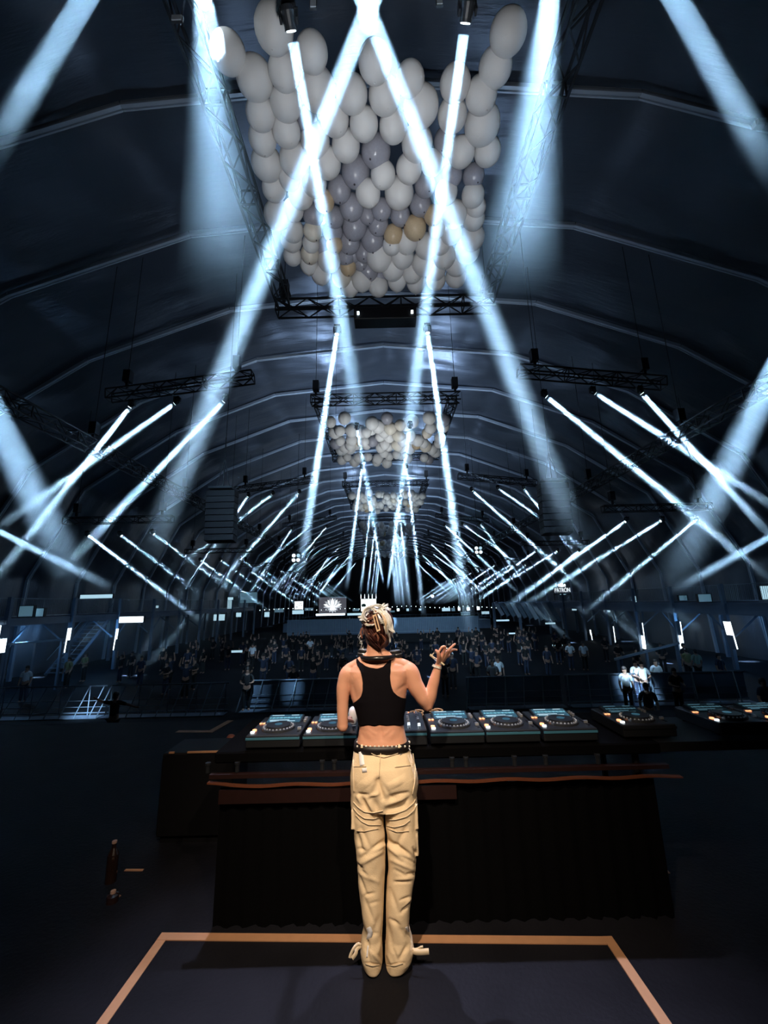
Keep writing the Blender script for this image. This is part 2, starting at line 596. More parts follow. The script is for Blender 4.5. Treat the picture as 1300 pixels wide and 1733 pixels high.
tag(obj('glowing_lens', bm, mat('bright_lens', (1, 1, 1), emit=(.85, .95, 1), estr=12), None, PD(345, 4, 4.45)), 'round glaring lens of the wash lamp at the top left', 'lamp')

# ------------------------------------------------------------------ truss frames
for m_ in range(8):
    y0 = MOD * m_
    row = ORD[m_]
    ys, ye, z, xh = 3.6 + y0, 11.6 + y0, 11.15, 3.25
    make_truss((X0 - xh - .3, ye, z), (X0 + xh + .3, ye, z), 'dark cross truss behind the %s balloon cluster' % row, 'cross trusses of the balloon frames', 0.4, (.03, .97))
    if m_ > 0:
        make_truss((X0 - xh - .3, ys, z), (X0 + xh + .3, ys, z), 'dark cross truss in front of the %s balloon cluster' % row, 'cross trusses of the balloon frames', 0.4, (.03, .97))
    for sx, sn in ((-1, 'left'), (1, 'right')):
        make_truss((X0 + sx * xh, ys + .3, z), (X0 + sx * xh, ye - .3, z), 'dark side truss on the %s of the %s balloon cluster' % (sn, row), 'side trusses of the balloon frames', 0.4)
        if m_ < 6:
            make_truss((X0 + sx * 5.4, 15 + y0, 10.75), (X0 + sx * 11.2, 15 + y0, 10.05), 'sloping lamp truss hanging on the %s, %s row' % (sn, row), 'cross trusses that carry three lamps', 0.4, (.12, .88))
            make_truss((X0 + sx * 12.2, 22.6 + y0, 6.55), (X0 + sx * 18.3, 22.6 + y0, 6.55), 'low lamp truss above the %s balcony, %s row' % (sn, row), 'low trusses above the balconies', 0.36, (.1, .9))
for sx, sn in ((-1, 'left'), (1, 'right')):
    make_truss((X0 + sx * 11.6, 8, 7.9), (X0 + sx * 11.6, 62, 7.9), 'long dark truss running down the %s side of the hall' % sn, None, 0.45, (.13, .27, .4, .53, .66, .8, .93))

# black box and two small lamps under the near balloon frame
t = empty('dimmer_box', (X0 - .02, 11.6, 10.72), 'black box hung under the cross truss behind the near balloons', 'equipment box')
bm = bmesh.new(); box(bm, (0, 0, 0), (2.0, .5, .42)); bmesh.ops.bevel(bm, geom=bm.edges[:], offset=.02, segments=1, affect='EDGES'); obj('case', bm, M['black'], t)
for sx in (-1, 1):
    bm = bmesh.new(); box(bm, (sx * .86, -.27, -.02), (.07, .04, .1)); obj('lamp', bm, M['white_lamp'], t)
for px, D, s in (((299, 30), 4.2, (.14, .02, .09)), ((530, 6), 4.5, (.09, .02, .14)), ((744, 2), 4.5, (.09, .02, .12)), ((1289, 206), 9.7, (.26, .1, .16))):
    c = PD(*px, D)
    t = empty('worklight', c, {299: 'small pale bracket lamp left of the top left cone', 530: 'small pale lamp above the balloons left of centre', 744: 'small pale lamp above the balloons right of centre', 1289: 'dark clamp lamp on the rib at the right edge'}[px[0]], 'small lamp')
    bm = bmesh.new(); box(bm, (0, 0, 0), s); obj('face', bm, M['alu'] if px[0] != 1289 else M['dark'], t)
    bm = bmesh.new(); box(bm, (0, s[1], 0), (s[0] * 1.2, s[1] * 1.5, s[2] * 1.2)); box(bm, (0, .06, s[2] * .8), (.02, .08, .1)); obj('bracket', bm, M['dark'], t)

# ------------------------------------------------------------------ loudspeaker hangs
def line_array(x0, sn):
    t = empty('line_array_speaker', (x0, 17, 0), 'tall black loudspeaker stack hanging at the ' + sn, 'loudspeaker')
    for k in range(8):
        bm = bmesh.new()
        box(bm, (0, .05 * abs(k - 1) ** 1.3 * .2, 6.38 - k * .275), (1.22, .5, .262), Matrix.Rotation(rad(-1.2 * k), 3, 'X'))
        bmesh.ops.bevel(bm, geom=bm.edges[:], offset=.015, segments=1, affect='EDGES')
        obj('cabinet', bm, M['black'], t)
    bm = bmesh.new(); box(bm, (0, 0, 6.62), (1.0, .7, .1)); bar(bm, (0, 0, 6.6), (0, 0, 9.0), .04); bar(bm, (.3, 0, 6.6), (0, 0, 8), .03); bar(bm, (-.3, 0, 6.6), (0, 0, 8), .03)
    obj('rigging_frame', bm, M['truss'], t)
    bm = bmesh.new(); bar(bm, (0, 0, 9.0), (0, 0, roof_z(x0) - .3), .02); obj('hanging_cable', bm, M['truss'], t)
line_array(-6.95, 'left')
line_array(7.3, 'right')

# ------------------------------------------------------------------ balloons
def balloon_mesh(mname, wrinkle):
    bm = bmesh.new()
    bmesh.ops.create_uvsphere(bm, u_segments=28, v_segments=18, radius=1.0)
    for v in bm.verts:
        z = v.co.z
        k = 1 - 0.10 * max(0, -z) ** 2 * (1 if z < 0 else 0)
        v.co.x *= k; v.co.y *= k
        v.co.z = z * (1.10 if z < 0 else 1.02)
        n = v.co.normalized()
        v.co += n * wrinkle * noise.noise(v.co * 3.5)
    me = bpy.data.meshes.new('skin')
    bm.to_mesh(me); bm.free()
    me.polygons.foreach_set('use_smooth', [True] * len(me.polygons))
    me.materials.append(M[mname])
    return me


BM = {'w': balloon_mesh('balloon', .012), 'g': balloon_mesh('balloon_grey', .02), 't': balloon_mesh('balloon_tan', .02), 'c': balloon_mesh('balloon_cream', .015)}
bm = bmesh.new()
bmesh.ops.create_cone(bm, cap_ends=True, segments=8, radius1=.075, radius2=.02, depth=.10)
bmesh.ops.translate(bm, vec=(0, 0, -1.14), verts=bm.verts)
g = bmesh.ops.create_cone(bm, cap_ends=True, segments=8, radius1=.05, radius2=.03, depth=.04)
bmesh.ops.translate(bm, vec=(0, 0, -1.21), verts=g['verts'])
KN = bpy.data.meshes.new('knot'); bm.to_mesh(KN); bm.free(); KN.materials.append(M['knot'])
KN2 = KN.copy(); KN2.materials[0] = M['balloon']
LAB = {'w': 'plain white', 'g': 'pearly or shaded grey', 't': 'tan brown', 'c': 'cream'}


def balloon(p, r, kind, label, group, rnd, knot=True):
    t = obj('balloon', BM[kind], None, None, p)
    t.scale = (r, r, r)
    t.rotation_euler = (rnd.uniform(-.35, .35), rnd.uniform(-.35, .35), rnd.uniform(0, 6.2))
    tag(t, label, 'balloon', group)
    if knot:
        obj('knot', KN if kind != 'w' else KN2, None, t)
    return t


BL = """268,103,72,w 100,193,64,w 197,287,67,w 305,262,58,w 407,192,60,w 428,328,67,w 311,377,58,w 219,415,54,w 553,345,59,w 638,227,62,w 673,350,59,w
768,289,53,w 808,389,65,w 933,306,57,w 1127,119,68,w 1080,247,61,w 1028,348,58,w 922,422,54,w 1032,455,66,w 1051,555,49,w 490,436,54,w 598,455,53,w
706,463,53,w 313,480,52,w 226,508,51,w 419,515,54,w 532,534,52,w 642,555,55,g 793,525,58,w 898,518,44,g 955,558,50,w 242,600,57,w 345,585,57,w
463,597,52,w 568,630,53,g 668,640,46,w 763,618,48,w 848,598,42,w 921,643,38,g 1000,645,40,g 326,655,40,w 415,668,47,w 508,694,44,g 613,708,46,w
727,708,54,w 823,680,40,g 269,690,45,w 367,715,47,w 452,738,38,t 553,760,45,g 663,768,37,g 731,789,37,g 805,750,40,g 852,790,34,t 930,785,46,w
1000,800,42,w 998,715,42,w 281,788,50,w 339,770,38,w 412,790,38,g 489,797,37,g 564,830,46,g 651,824,38,g 630,878,43,g 706,862,36,t 785,835,42,t
410,848,34,c 484,850,37,g 545,888,40,g 490,898,30,t 335,843,42,w 332,880,40,w 404,893,32,w 336,938,34,w 400,932,34,c 397,970,34,w 470,955,42,w
532,940,33,g 540,980,30,t 598,925,35,g 587,966,27,g 655,945,48,w 755,885,42,w 740,940,42,w 828,903,44,w 866,840,32,w 918,850,42,w 995,870,46,w
977,918,46,w 893,940,42,w 815,965,42,w 705,985,42,w 935,970,40,w 775,1000,38,w 862,990,36,w 612,990,42,g 655,1015,32,g 590,1028,38,w 516,1015,36,c
440,1005,36,w 545,1050,36,w 650,1050,38,w 720,1030,35,w 790,1035,36,w 862,1025,36,w 935,1015,38,w 390,440,38,g 610,790,30,g 900,705,42,w 700,900,34,w
560,930,30,g 880,900,34,w 450,905,32,g 1010,760,36,w"""
rnd = random.Random(5)
_U = 'zeroth first second third fourth fifth sixth seventh eighth ninth tenth eleventh twelfth thirteenth fourteenth fifteenth sixteenth seventeenth eighteenth nineteenth'.split()
def ordw(n):
    if n < 20: return _U[n]
    t = {2: 'twent', 3: 'thirt', 4: 'fort', 5: 'fift', 6: 'sixt'}[n // 10]
    return t + 'ieth' if n % 10 == 0 else t + 'y-' + _U[n % 10]
NTH = [ordw(n) for n in range(1, 60)]
_rows = {}
for k, s in enumerate(BL.split()):
    q = s.split(',')
    _rows.setdefault(int(float(q[1]) // 75), []).append((float(q[0]), k))
RANK = {}
for ri, r in enumerate(sorted(_rows)):
    for j, (x, k) in enumerate(sorted(_rows[r])): RANK[k] = (ri, j)
for k, s in enumerate(BL.split()):
    cx, cy, rx, kd = s.split(',')
    px, py, rp = 340 + float(cx) * .4615, float(cy) * .4615, float(rx) * .4615
    row = (py - 10) / 480.0
    z = 10.72 - 0.10 * row + (0.22 if kd == 'g' else 0.0) + rnd.uniform(-.06, .06)
    p = PZ(px, py, z)
    zc = p.y * math.cos(PITCH) + (p.z - 1.7) * math.sin(PITCH)
    r = rp * zc / F * (0.985)
    balloon(p, r, kd, '%s balloon, %s from the left in the %s row of the big cluster' % (LAB[kd], NTH[RANK[k][1]], NTH[RANK[k][0]]), 'balloons of the nearest ceiling cluster', rnd)

for m_ in range(1, 6):
    rnd = random.Random(50 + m_)
    y0 = MOD * m_
    rows = 9 if m_ < 3 else 6
    for ry in range(rows):
        yy = 4.9 + y0 + ry * (5.6 / (rows - 1))
        nx = 9 if m_ < 3 else 6
        for ix in range(nx):
            if m_ < 3 and rnd.random() < .16: continue
            xx = X0 + (ix - (nx - 1) / 2) * (5.6 / (nx - 1)) + rnd.uniform(-.12, .12) + (.3 if ry % 2 else 0)
            r = rnd.uniform(.27, .36) * (1 if m_ < 3 else 1.3)
            kd = rnd.choices('wgtc', (10, 1, .25, .8))[0]
            balloon((xx, yy + rnd.uniform(-.1, .1), 10.62 + rnd.uniform(-.25, .2)), r, kd,
                    '%s balloon, %s from the left in row %s of the %s cluster' % (LAB[kd], NTH[ix], NTH[ry], ORD[m_]), 'balloons of the %s ceiling cluster' % ORD[m_], rnd, knot=False)

# ================================================================== the hall floor level
M['tape'] = mat('orange_tape', (0.58, 0.30, 0.16), 0.55, var=0.12, vscale=20)
M['stage'] = mat('stage_floor', (0.012, 0.012, 0.016), 0.55, spec=0.06, var=0.5, vscale=3, bump=0.15, bscale=40)
M['cloth'] = mat('black_cloth', (0.003, 0.003, 0.0035), 0.95, spec=0.03)
M['brown'] = mat('red_brown_edge', (0.016, 0.004, 0.003), 0.5, var=0.3, vscale=30)
M['copper'] = mat('copper_trim', (0.28, 0.09, 0.045), 0.35, 0.5)
M['gear'] = mat('gear_black', (0.02, 0.022, 0.026), 0.32, 0.2)
M['gear_lip'] = mat('gear_lip', (0.10, 0.28, 0.36), 0.3, 0.5, emit=(0.1, 0.45, 0.6), estr=0.045)  # cyan light along the lip, painted in as colour and glow
M['scr'] = mat('player_screen', (0.02, 0.05, 0.08), 0.2, emit=(0.10, 0.32, 0.45), estr=0.22)
M['scr2'] = mat('screen_waveform', (0.1, 0.3, 0.4), 0.2, emit=(0.3, 0.75, 0.9), estr=0.6)
M['scr3'] = mat('screen_title_bar', (0.1, 0.3, 0.4), 0.2, emit=(0.7, 0.9, 1.0), estr=0.7)
M['scr_dim'] = mat('shade_dimmed_screen', (0.01, 0.02, 0.03), 0.2, emit=(0.1, 0.3, 0.4), estr=0.02)
M['scr_dim2'] = mat('shade_dimmed_text', (0.1, 0.2, 0.3), 0.3, emit=(0.3, 0.7, 0.9), estr=0.16)
M['led_o'] = mat('orange_led', (1, .4, .2), 0.3, emit=(1.0, 0.36, 0.16), estr=2.0)
M['led_w'] = mat('white_led', (1, 1, 1), 0.3, emit=(0.8, 0.93, 1.0), estr=1.8)
M['knobm'] = mat('grey_knob', (0.30, 0.31, 0.33), 0.4)
M['jogm'] = mat('jog_metal', (0.12, 0.13, 0.15), 0.25, 0.7)
M['strip'] = mat('bright_white_glow', (1, 1, 1), 0.3, emit=(0.80, 0.94, 1.0), estr=3.0)  # glow of the painted post patches and of the lit panels
M['glow'] = mat('lit_window', (1, 1, 1), 0.3, emit=(0.5, 0.8, 0.95), estr=0.8)
M['glow2'] = mat('dim_window', (1, 1, 1), 0.3, emit=(0.25, 0.6, 0.8), estr=0.15)
M['skin'] = mat('skin', (0.34, 0.19, 0.13), 0.5)
M['hair_d'] = mat('dark_hair', (0.02, 0.015, 0.012), 0.6)
CLOTH = {'black': mat('black_shirt', (0.01, 0.011, 0.013), 0.9), 'white': mat('white_shirt', (0.75, 0.8, 0.82), 0.8), 'green': mat('sage_shirt', (0.24, 0.33, 0.26), 0.8),
         'yellow': mat('mustard_shirt', (0.20, 0.20, 0.08), 0.8), 'blue': mat('dark_blue_jeans', (0.02, 0.03, 0.06), 0.8), 'grey': mat('grey_shorts', (0.12, 0.15, 0.17), 0.8)}

# ---- stage
bm = bmesh.new(); box(bm, (0, 1.7, -0.06), (26, 10, .12))
tag(obj('trim_1', bm, M['stage']), kind='structure')
bm = bmesh.new(); box(bm, (0, 6.6, -1.46), (26, .1, 2.68))
tag(obj('trim_2', bm, M['cloth']), kind='structure')


def tape2(pts, label, wid=.048):
    t = empty('floor_tape', PZ(*pts[0], 0), label, 'tape')
    lay = 0
    o0 = Vector(t.location)
    for p, q in zip(pts[:-1], pts[1:]):
        a, b = PZ(*p, 0) - o0, PZ(*q, 0) - o0
        a.z = b.z = 0
        d = (b - a).normalized(); s = Vector((-d.y, d.x, 0)) * wid / 2
        a = a - d * wid * .5; b = b + d * wid * .5
        bm = bmesh.new()
        lay += .0012
        vs = [bm.verts.new(v + Vector((0, 0, z))) for z in (.0005, .0025 + lay) for v in (a - s, b - s, b + s, a + s)]
        for f in ((0, 1, 2, 3), (4, 5, 6, 7), (0, 1, 5, 4), (1, 2, 6, 5), (2, 3, 7, 6), (3, 0, 4, 7)): bm.faces.new([vs[i] for i in f])
        obj('strip', bm, M['tape'], t)


tape2([(162, 1748), (277, 1586), (1032, 1593), (1136, 1748)], 'orange tape outlining the square the performer stands on')
tape2([(1128, 1536), (1071, 1476), (1128, 1476)], 'triangle of orange tape on the floor right of the desk', .03)
tape2([(1118, 1503), (1128, 1506)], 'short scrap of orange tape inside the right triangle', .025)
tape2([(186, 1526), (198, 1518)], 'short bent piece of tape on the floor at the lower left', .03)
tape2([(214, 1473), (240, 1473)], 'thin scrap of tape pointing right on the floor at the left', .02)
tape2([(305, 1238), (357, 1238), (388, 1221)], 'orange tape corner at the left of the stage front', .09)

# ---- desk
DY, DZ = 2.62, 0.862
t = empty('dj_desk', (0.3, DY, 0), 'long black cloth skirted desk in front of the performer', 'desk')
bm = bmesh.new(); box(bm, (-.02, .34, DZ - .03), (2.6, .68, .06)); bmesh.ops.bevel(bm, geom=bm.edges[:], offset=.008, segments=1, affect='EDGES'); obj('worktop', bm, M['cloth'], t)
bm = bmesh.new()
n = 120
prev = None
for i in range(n + 1):
    x = -1.28 + 2.5 * i / n
    y = .012 + .012 * math.sin(i * 1.3) + .006 * math.sin(i * 3.1)
    c = (bm.verts.new((x, y, .001)), bm.verts.new((x, y * .6 + .01, DZ - .19)))
    if prev: bm.faces.new((prev[0], c[0], c[1], prev[1]))
    prev = c
obj('skirt', bm, M['cloth'], t, smooth=True)
bm = bmesh.new(); box(bm, (-.02, -.02, DZ - .115), (2.62, .03, .022)); obj('shelf_edge', bm, M['brown'], t)
bm = bmesh.new()
prev = None
for i in range(61):
    x = -1.34 + 2.7 * i / 60
    z = DZ - .172 + .004 * math.sin(i * .7) + (.02 * max(0, (.15 - (x + 1.34)) / .15))
    c = [bm.verts.new((x, -.035 + dy, z + dz)) for dy, dz in ((0, 0), (0, .007), (.03, .007), (.03, 0))]
    if prev:
        for q in range(4): bm.faces.new((prev[q], prev[(q + 1) % 4], c[(q + 1) % 4], c[q]))
    prev = c
obj('copper_piping', bm, M['copper'], t)
bm = bmesh.new(); box(bm, (-.6, -.012, DZ - .225), (1.35, .016, .07)); obj('skirt_band', bm, M['brown'], t)
for i, x in enumerate((-1.15, -.98, -.49, -.42, .26, .34, .62, .8, 1.1)):
    bm = bmesh.new(); disc(bm, (0, 0, .0), .012, .05, 10); disc(bm, (0, 0, .02), .016, .012, 10)
    o = obj('knob', bm, M['gear'], t, (x - .3 + .1, -.01, DZ - .075))
t = empty('side_table', (2.16, 2.64, 0), 'dark table carrying more players at the right of the desk', 'table')
bm = bmesh.new(); box(bm, (0, .25, DZ - .03), (1.55, .5, .05)); obj('worktop', bm, M['gear'], t)
for sx in (-.7, .7):
    for sy in (.05, .45):
        bm = bmesh.new(); bar(bm, (sx, sy, 0), (sx, sy, DZ - .05), .02, n=8); obj('leg', bm, M['black'], t)


def make_player():
    t = empty('media_player', (0, 0, 0))
    bm = bmesh.new(); box(bm, (0, .2, .045), (.32, .40, .07)); bmesh.ops.bevel(bm, geom=bm.edges[:], offset=.006, segments=1, affect='EDGES')
    for sx in (-.13, .13):
        for sy in (.05, .35): disc(bm, (sx, sy, .005), .015, .012, 10)
    obj('body', bm, M['gear'], t)
    bm = bmesh.new(); box(bm, (0, -.001, .062), (.318, .006, .012)); obj('front_lip', bm, M['gear_lip'], t)
    s = empty('screen', (0, .305, .092)); s.parent = t
    s.rotation_euler = (rad(9), 0, 0)
    bm = bmesh.new(); box(bm, (0, 0, -.012), (.235, .125, .022)); obj('bezel', bm, M['gear'], s)
    bm = bmesh.new(); box(bm, (0, 0, .001), (.215, .108, .003)); obj('display', bm, M['scr'], s)
    bm = bmesh.new()
    for i in range(48):
        h = .005 + .013 * abs(math.sin(i * 1.7) * math.cos(i * .53))
        box(bm, (-.1 + i * .0042, .004, .004), (.0028, h, .001))
    obj('waveform', bm, M['scr2'], s)
    bm = bmesh.new()
    for (x, y, ww) in ((-.055, .043, .08), (.06, .043, .05), (-.03, -.028, .13), (-.06, -.043, .06), (.05, -.043, .05)): box(bm, (x, y, .004), (ww, .006, .001))
    obj('text_line', bm, M['scr3'], s)
    bm = bmesh.new(); disc(bm, (0, 0, 0), .103, .014, 40); obj('jog_ring', bm, M['jogm'], t, (0, .135, .086))
    bm = bmesh.new(); disc(bm, (0, 0, 0), .078, .012, 36, .074); obj('jog_platter', bm, M['gear'], t, (0, .135, .098))
    bm = bmesh.new(); disc(bm, (0, 0, 0), .024, .002, 20); obj('jog_display', bm, M['scr'], t, (0, .135, .1055))
    bm = bmesh.new()
    for i in range(26):
        a = i / 26 * 2 * math.pi
        ball(bm, (.09 * math.cos(a), .135 + .09 * math.sin(a), .094), .0058, 6, 4)
    obj('jog_dimples', bm, M['led_w2'], t)
    for k, (x, y, mm) in enumerate(((-.135, .05, 'led_w'), (-.135, .09, 'led_o'))):
        bm = bmesh.new(); disc(bm, (0, 0, 0), .013, .008, 12); obj('button', bm, M[mm], t, (x, y, .084))
    for k in range(4):
        bm = bmesh.new(); box(bm, (0, 0, 0), (.014, .01, .005)); obj('button', bm, M['led_o' if k < 2 else 'knobm'], t, (-.14 + .02 * (k % 2) * 1, .235 + .022 * (k // 2), .083))
    for k in range(5):
        bm = bmesh.new(); box(bm, (0, 0, 0), (.018, .007, .004)); obj('pad_button', bm, M['led_o' if k in (0, 1, 3) else 'knobm'], t, (-.08 + .04 * k, .385, .083))
    for k in range(3):
        bm = bmesh.new(); disc(bm, (0, 0, 0), .009, .014, 10); obj('knob', bm, M['knobm'], t, (.138, .27 + .03 * k, .087))
    bm = bmesh.new(); box(bm, (0, 0, 0), (.012, .13, .003)); obj('tempo_slot', bm, M['black'], t, (.138, .12, .081))
    bm = bmesh.new(); box(bm, (0, 0, 0), (.022, .013, .014)); obj('tempo_slider', bm, M['led_w2'], t, (.138, .10, .089))
    return t


M['led_w2'] = mat('silver_dots', (0.55, 0.58, 0.62), 0.3, 0.5)
pl0 = make_player()
plab = ['leftmost media player on the desk', 'media player left of the performer beside her elbow', 'media player just right of the mixer', 'second media player right of the mixer', 'third media player right of the mixer in the dark',
        'dark media player on the side table nearest the desk', 'dark media player in the middle of the side table', 'dark media player at the far right edge of view']
for i, x in enumerate((-.69, -.352, .405, .735, 1.075, 1.57, 2.15, 2.5)):
    t = pl0 if i == 0 else copy_tree(pl0)
    t.location = (x, DY + .02 if i < 5 else 2.68, DZ)
    tag(t, 'black ' + plab[i], 'media player', 'media players in a row')
    if i > 4:                                       # lamps barely reach these; their dimness is painted into the materials
        for c in t.children_recursive:
            for a_, b_ in (('display', 'scr_dim'), ('waveform', 'scr_dim2'), ('text_line', 'scr_dim2'), ('front_lip', 'gear')):
                if c.name.split('.')[0] == a_:
                    c.data = c.data.copy(); c.data.materials[0] = M[b_]
# mixer
t = empty('dj_mixer', (.03, DY + .02, DZ), 'black mixer with rows of knobs and faders behind the performer waist', 'mixer')
bm = bmesh.new(); box(bm, (0, .2, .048), (.39, .40, .085)); bmesh.ops.bevel(bm, geom=bm.edges[:], offset=.006, segments=1, affect='EDGES'); obj('body', bm, M['gear'], t)
bm = bmesh.new(); box(bm, (0, -.001, .068), (.388, .006, .012)); obj('front_lip', bm, M['gear_lip'], t)
for i in range(6):
    for j in range(5):
        bm = bmesh.new(); disc(bm, (0, 0, 0), .010, .018, 10, .008); obj('knob', bm, M['knobm' if (i + j) % 3 else 'led_w2'], t, (-.155 + .062 * i, .17 + .045 * j, .098))
    bm = bmesh.new(); box(bm, (0, 0, 0), (.005, .09, .003)); obj('fader_slot', bm, M['black'], t, (-.155 + .062 * i, .08, .092))
    bm = bmesh.new(); box(bm, (0, 0, 0), (.016, .010, .014)); obj('fader_cap', bm, M['led_w'], t, (-.155 + .062 * i, .06 + .04 * abs(math.sin(i * 2)), .098))
for i in range(7):
    bm = bmesh.new(); box(bm, (0, 0, 0), (.012, .006, .004)); obj('indicator', bm, M['led_o'], t, (-.12 + .045 * i, .388, .093))
# cable and small clutter behind the gear
for i, (x, y) in enumerate(((.2, 3.16), (.34, 3.18))):
    t = empty('coiled_cable', (x, y, DZ + .02), ['coil of pale cable behind the mixer', 'second coil of pale cable right of the first'][i], 'cable', 'cable coils behind the mixer')
    bm = bmesh.new()
    for k in range(60):
        a0, a1 = k * .45, (k + 1) * .45
        r0 = .04 + .012 * math.sin(k * .7); r1 = .04 + .012 * math.sin((k + 1) * .7)
        bar(bm, (r0 * math.cos(a0), r0 * math.sin(a0), k * .0008), (r1 * math.cos(a1), r1 * math.sin(a1), (k + 1) * .0008), .004, n=5)
    obj('cord', bm, M['led_c'] if 'led_c' in M else mat('tan_cord', (.6, .38, .2), .5), t)
# white ball shaped cup held by left hand is built with the performer; knobbed stand at the left of the desk
t = empty('microphone_stand', PZ(380, 1345, 0), 'small black stand with pale round knobs left of the desk', 'stand')
base = Vector(t.location)
bm = bmesh.new(); disc(bm, (0, 0, .02), .14, .03, 20); bar(bm, (0, 0, .03), (0, 0, .42), .012, n=8); obj('pole', bm, M['black'], t)
M['knob_pale'] = mat('pale_foam', (.55, .36, .28), .7)
for (px, py, r) in ((385, 1315, .045),):
    p = PD(px, py, base.y - .05) - base
    bm = bmesh.new(); ball(bm, p, r, 16, 10); obj('foam_ball', bm, M['knob_pale'], t)
p0 = PD(391, 1249, base.y); p1 = PD(392, 1262, base.y)
t2 = empty('small_microphone', p0, 'dark microphone with a rounded pale head left of the players', 'microphone')
bm = bmesh.new(); ball(bm, (0, 0, 0), .038, 16, 10, (1.1, 1, .9)); obj('grille', bm, mat('dull_red_foam', (.3, .1, .07), .6), t2)
bm = bmesh.new(); disc(bm, (0, 0, -.07), .022, .12, 12, .03); ball(bm, (.005, -.01, -.10), .030, 14, 8); obj('handle', bm, M['black'], t2)
bm = bmesh.new()
for k in range(10):
    a0, a1 = rad(20 + 14 * k), rad(20 + 14 * (k + 1))
    bar(bm, (.03 * math.cos(a0), -.03, -.10 + .03 * math.sin(a0)), (.03 * math.cos(a1), -.03, -.10 + .03 * math.sin(a1)), .005, n=5)
obj('ring', bm, mat('cream_ring', (.85, .7, .5), .4), t2)
for z_ in (-.18,):
    bm = bmesh.new(); bar(bm, (0, 0, -.13), (0, 0, -(p0.z - .02)), .011, n=8); disc(bm, (0, 0, -(p0.z - .012)), .12, .022, 18); obj('stand', bm, M['black'], t2)
t = empty('flight_case_edge', PD(300, 1272, 3.4), 'low dark case with a pale edge left of the desk', 'case')
bm = bmesh.new(); box(bm, (.15, .2, -.3), (.55, .35, .56)); bmesh.ops.bevel(bm, geom=bm.edges[:], offset=.01, segments=1, affect='EDGES'); obj('body', bm, M['black'], t)
bm = bmesh.new(); box(bm, (.24, .02, -.012), (.34, .012, .012)); box(bm, (-.05, .02, -.012), (.04, .012, .012)); obj('metal_edge', bm, M['tape'], t)
bm = bmesh.new(); box(bm, (.15, .2, -(Vector(t.location).z) / 2 - .29), (.5, .3, max(.02, Vector(t.location).z - .58))); obj('trolley', bm, M['black'], t)
# dark bottles at the lower left
for i, (px, py, hgt) in enumerate(((187, 1482, .22), (190, 1516, .05))):
    b0 = PZ(px, py + 10, 0)
    t = empty('bottle', b0, ['dark bottle standing at the lower left of the stage', 'small dark cup lying in front of the bottle'][i], 'bottle')
    bm = bmesh.new(); disc(bm, (0, 0, hgt * .35), .033, hgt * .7, 16); disc(bm, (0, 0, hgt * .78), .033, hgt * .16, 16, .013); disc(bm, (0, 0, hgt * .93), .013, hgt * .14, 12); obj('glass', bm, mat('dark_glass', (.03, .015, .012), .08, spec=.9), t)
    bm = bmesh.new(); disc(bm, (0, 0, hgt * 1.0), .015, .012, 12); obj('cap', bm, M['knob_pale'], t)

# ================================================================== crowd barriers
def barrier(x0, x1, y, label, sheet=True, step=.62):
    t = empty('crowd_barrier', (x0, y, HF), label, 'barrier', 'steel barriers of the pit')
    L = x1 - x0
    bm = bmesh.new(); bar(bm, (0, 0, 1.2), (L, 0, 1.2), .03, n=8); bar(bm, (0, 0, .12), (L, 0, .12), .025, n=8); obj('rail', bm, M['steel'], t)
    if sheet:
        bm = bmesh.new(); box(bm, (L / 2, .05, .66), (L, .01, 1.06)); obj('sheet', bm, M['deck'], t)
    for z_ in (.35, .6):
        bm = bmesh.new(); bar(bm, (0, 0, z_), (L, 0, z_), .012, n=6); obj('wire', bm, M['steel'], t)
    k = 0
    x = .1
    while x < L:
        bm = bmesh.new(); bar(bm, (x, -.03, 1.2), (x - .22, -.5, .03), .022, n=6); obj('strut', bm, M['steel'], t)
        if k % 2 == 0:
            bm = bmesh.new(); bar(bm, (x, 0, 0), (x, 0, 1.2), .02, n=6); obj('post', bm, M['steel'], t)
        x += step; k += 1
    bm = bmesh.new(); box(bm, (L / 2, -.28, .02), (L, .55, .02)); obj('foot_plate', bm, M['deck'], t)


barrier(-18, -12.2, 18.9, 'steel barrier with slanting struts at the far left', False)
barrier(-12.1, -6.9, 18.9, 'steel barrier with slanting struts behind the arm waving man', False)
barrier(-6.4, -.6, 19.3, 'steel barrier left of the performer beyond the players', step=.75)
barrier(3.4, 7.5, 18.9, 'dark barrier right of the performer', step=.8)
barrier(7.7, 15.5, 18.9, 'dark barrier at the right in front of the lit group', step=.9)

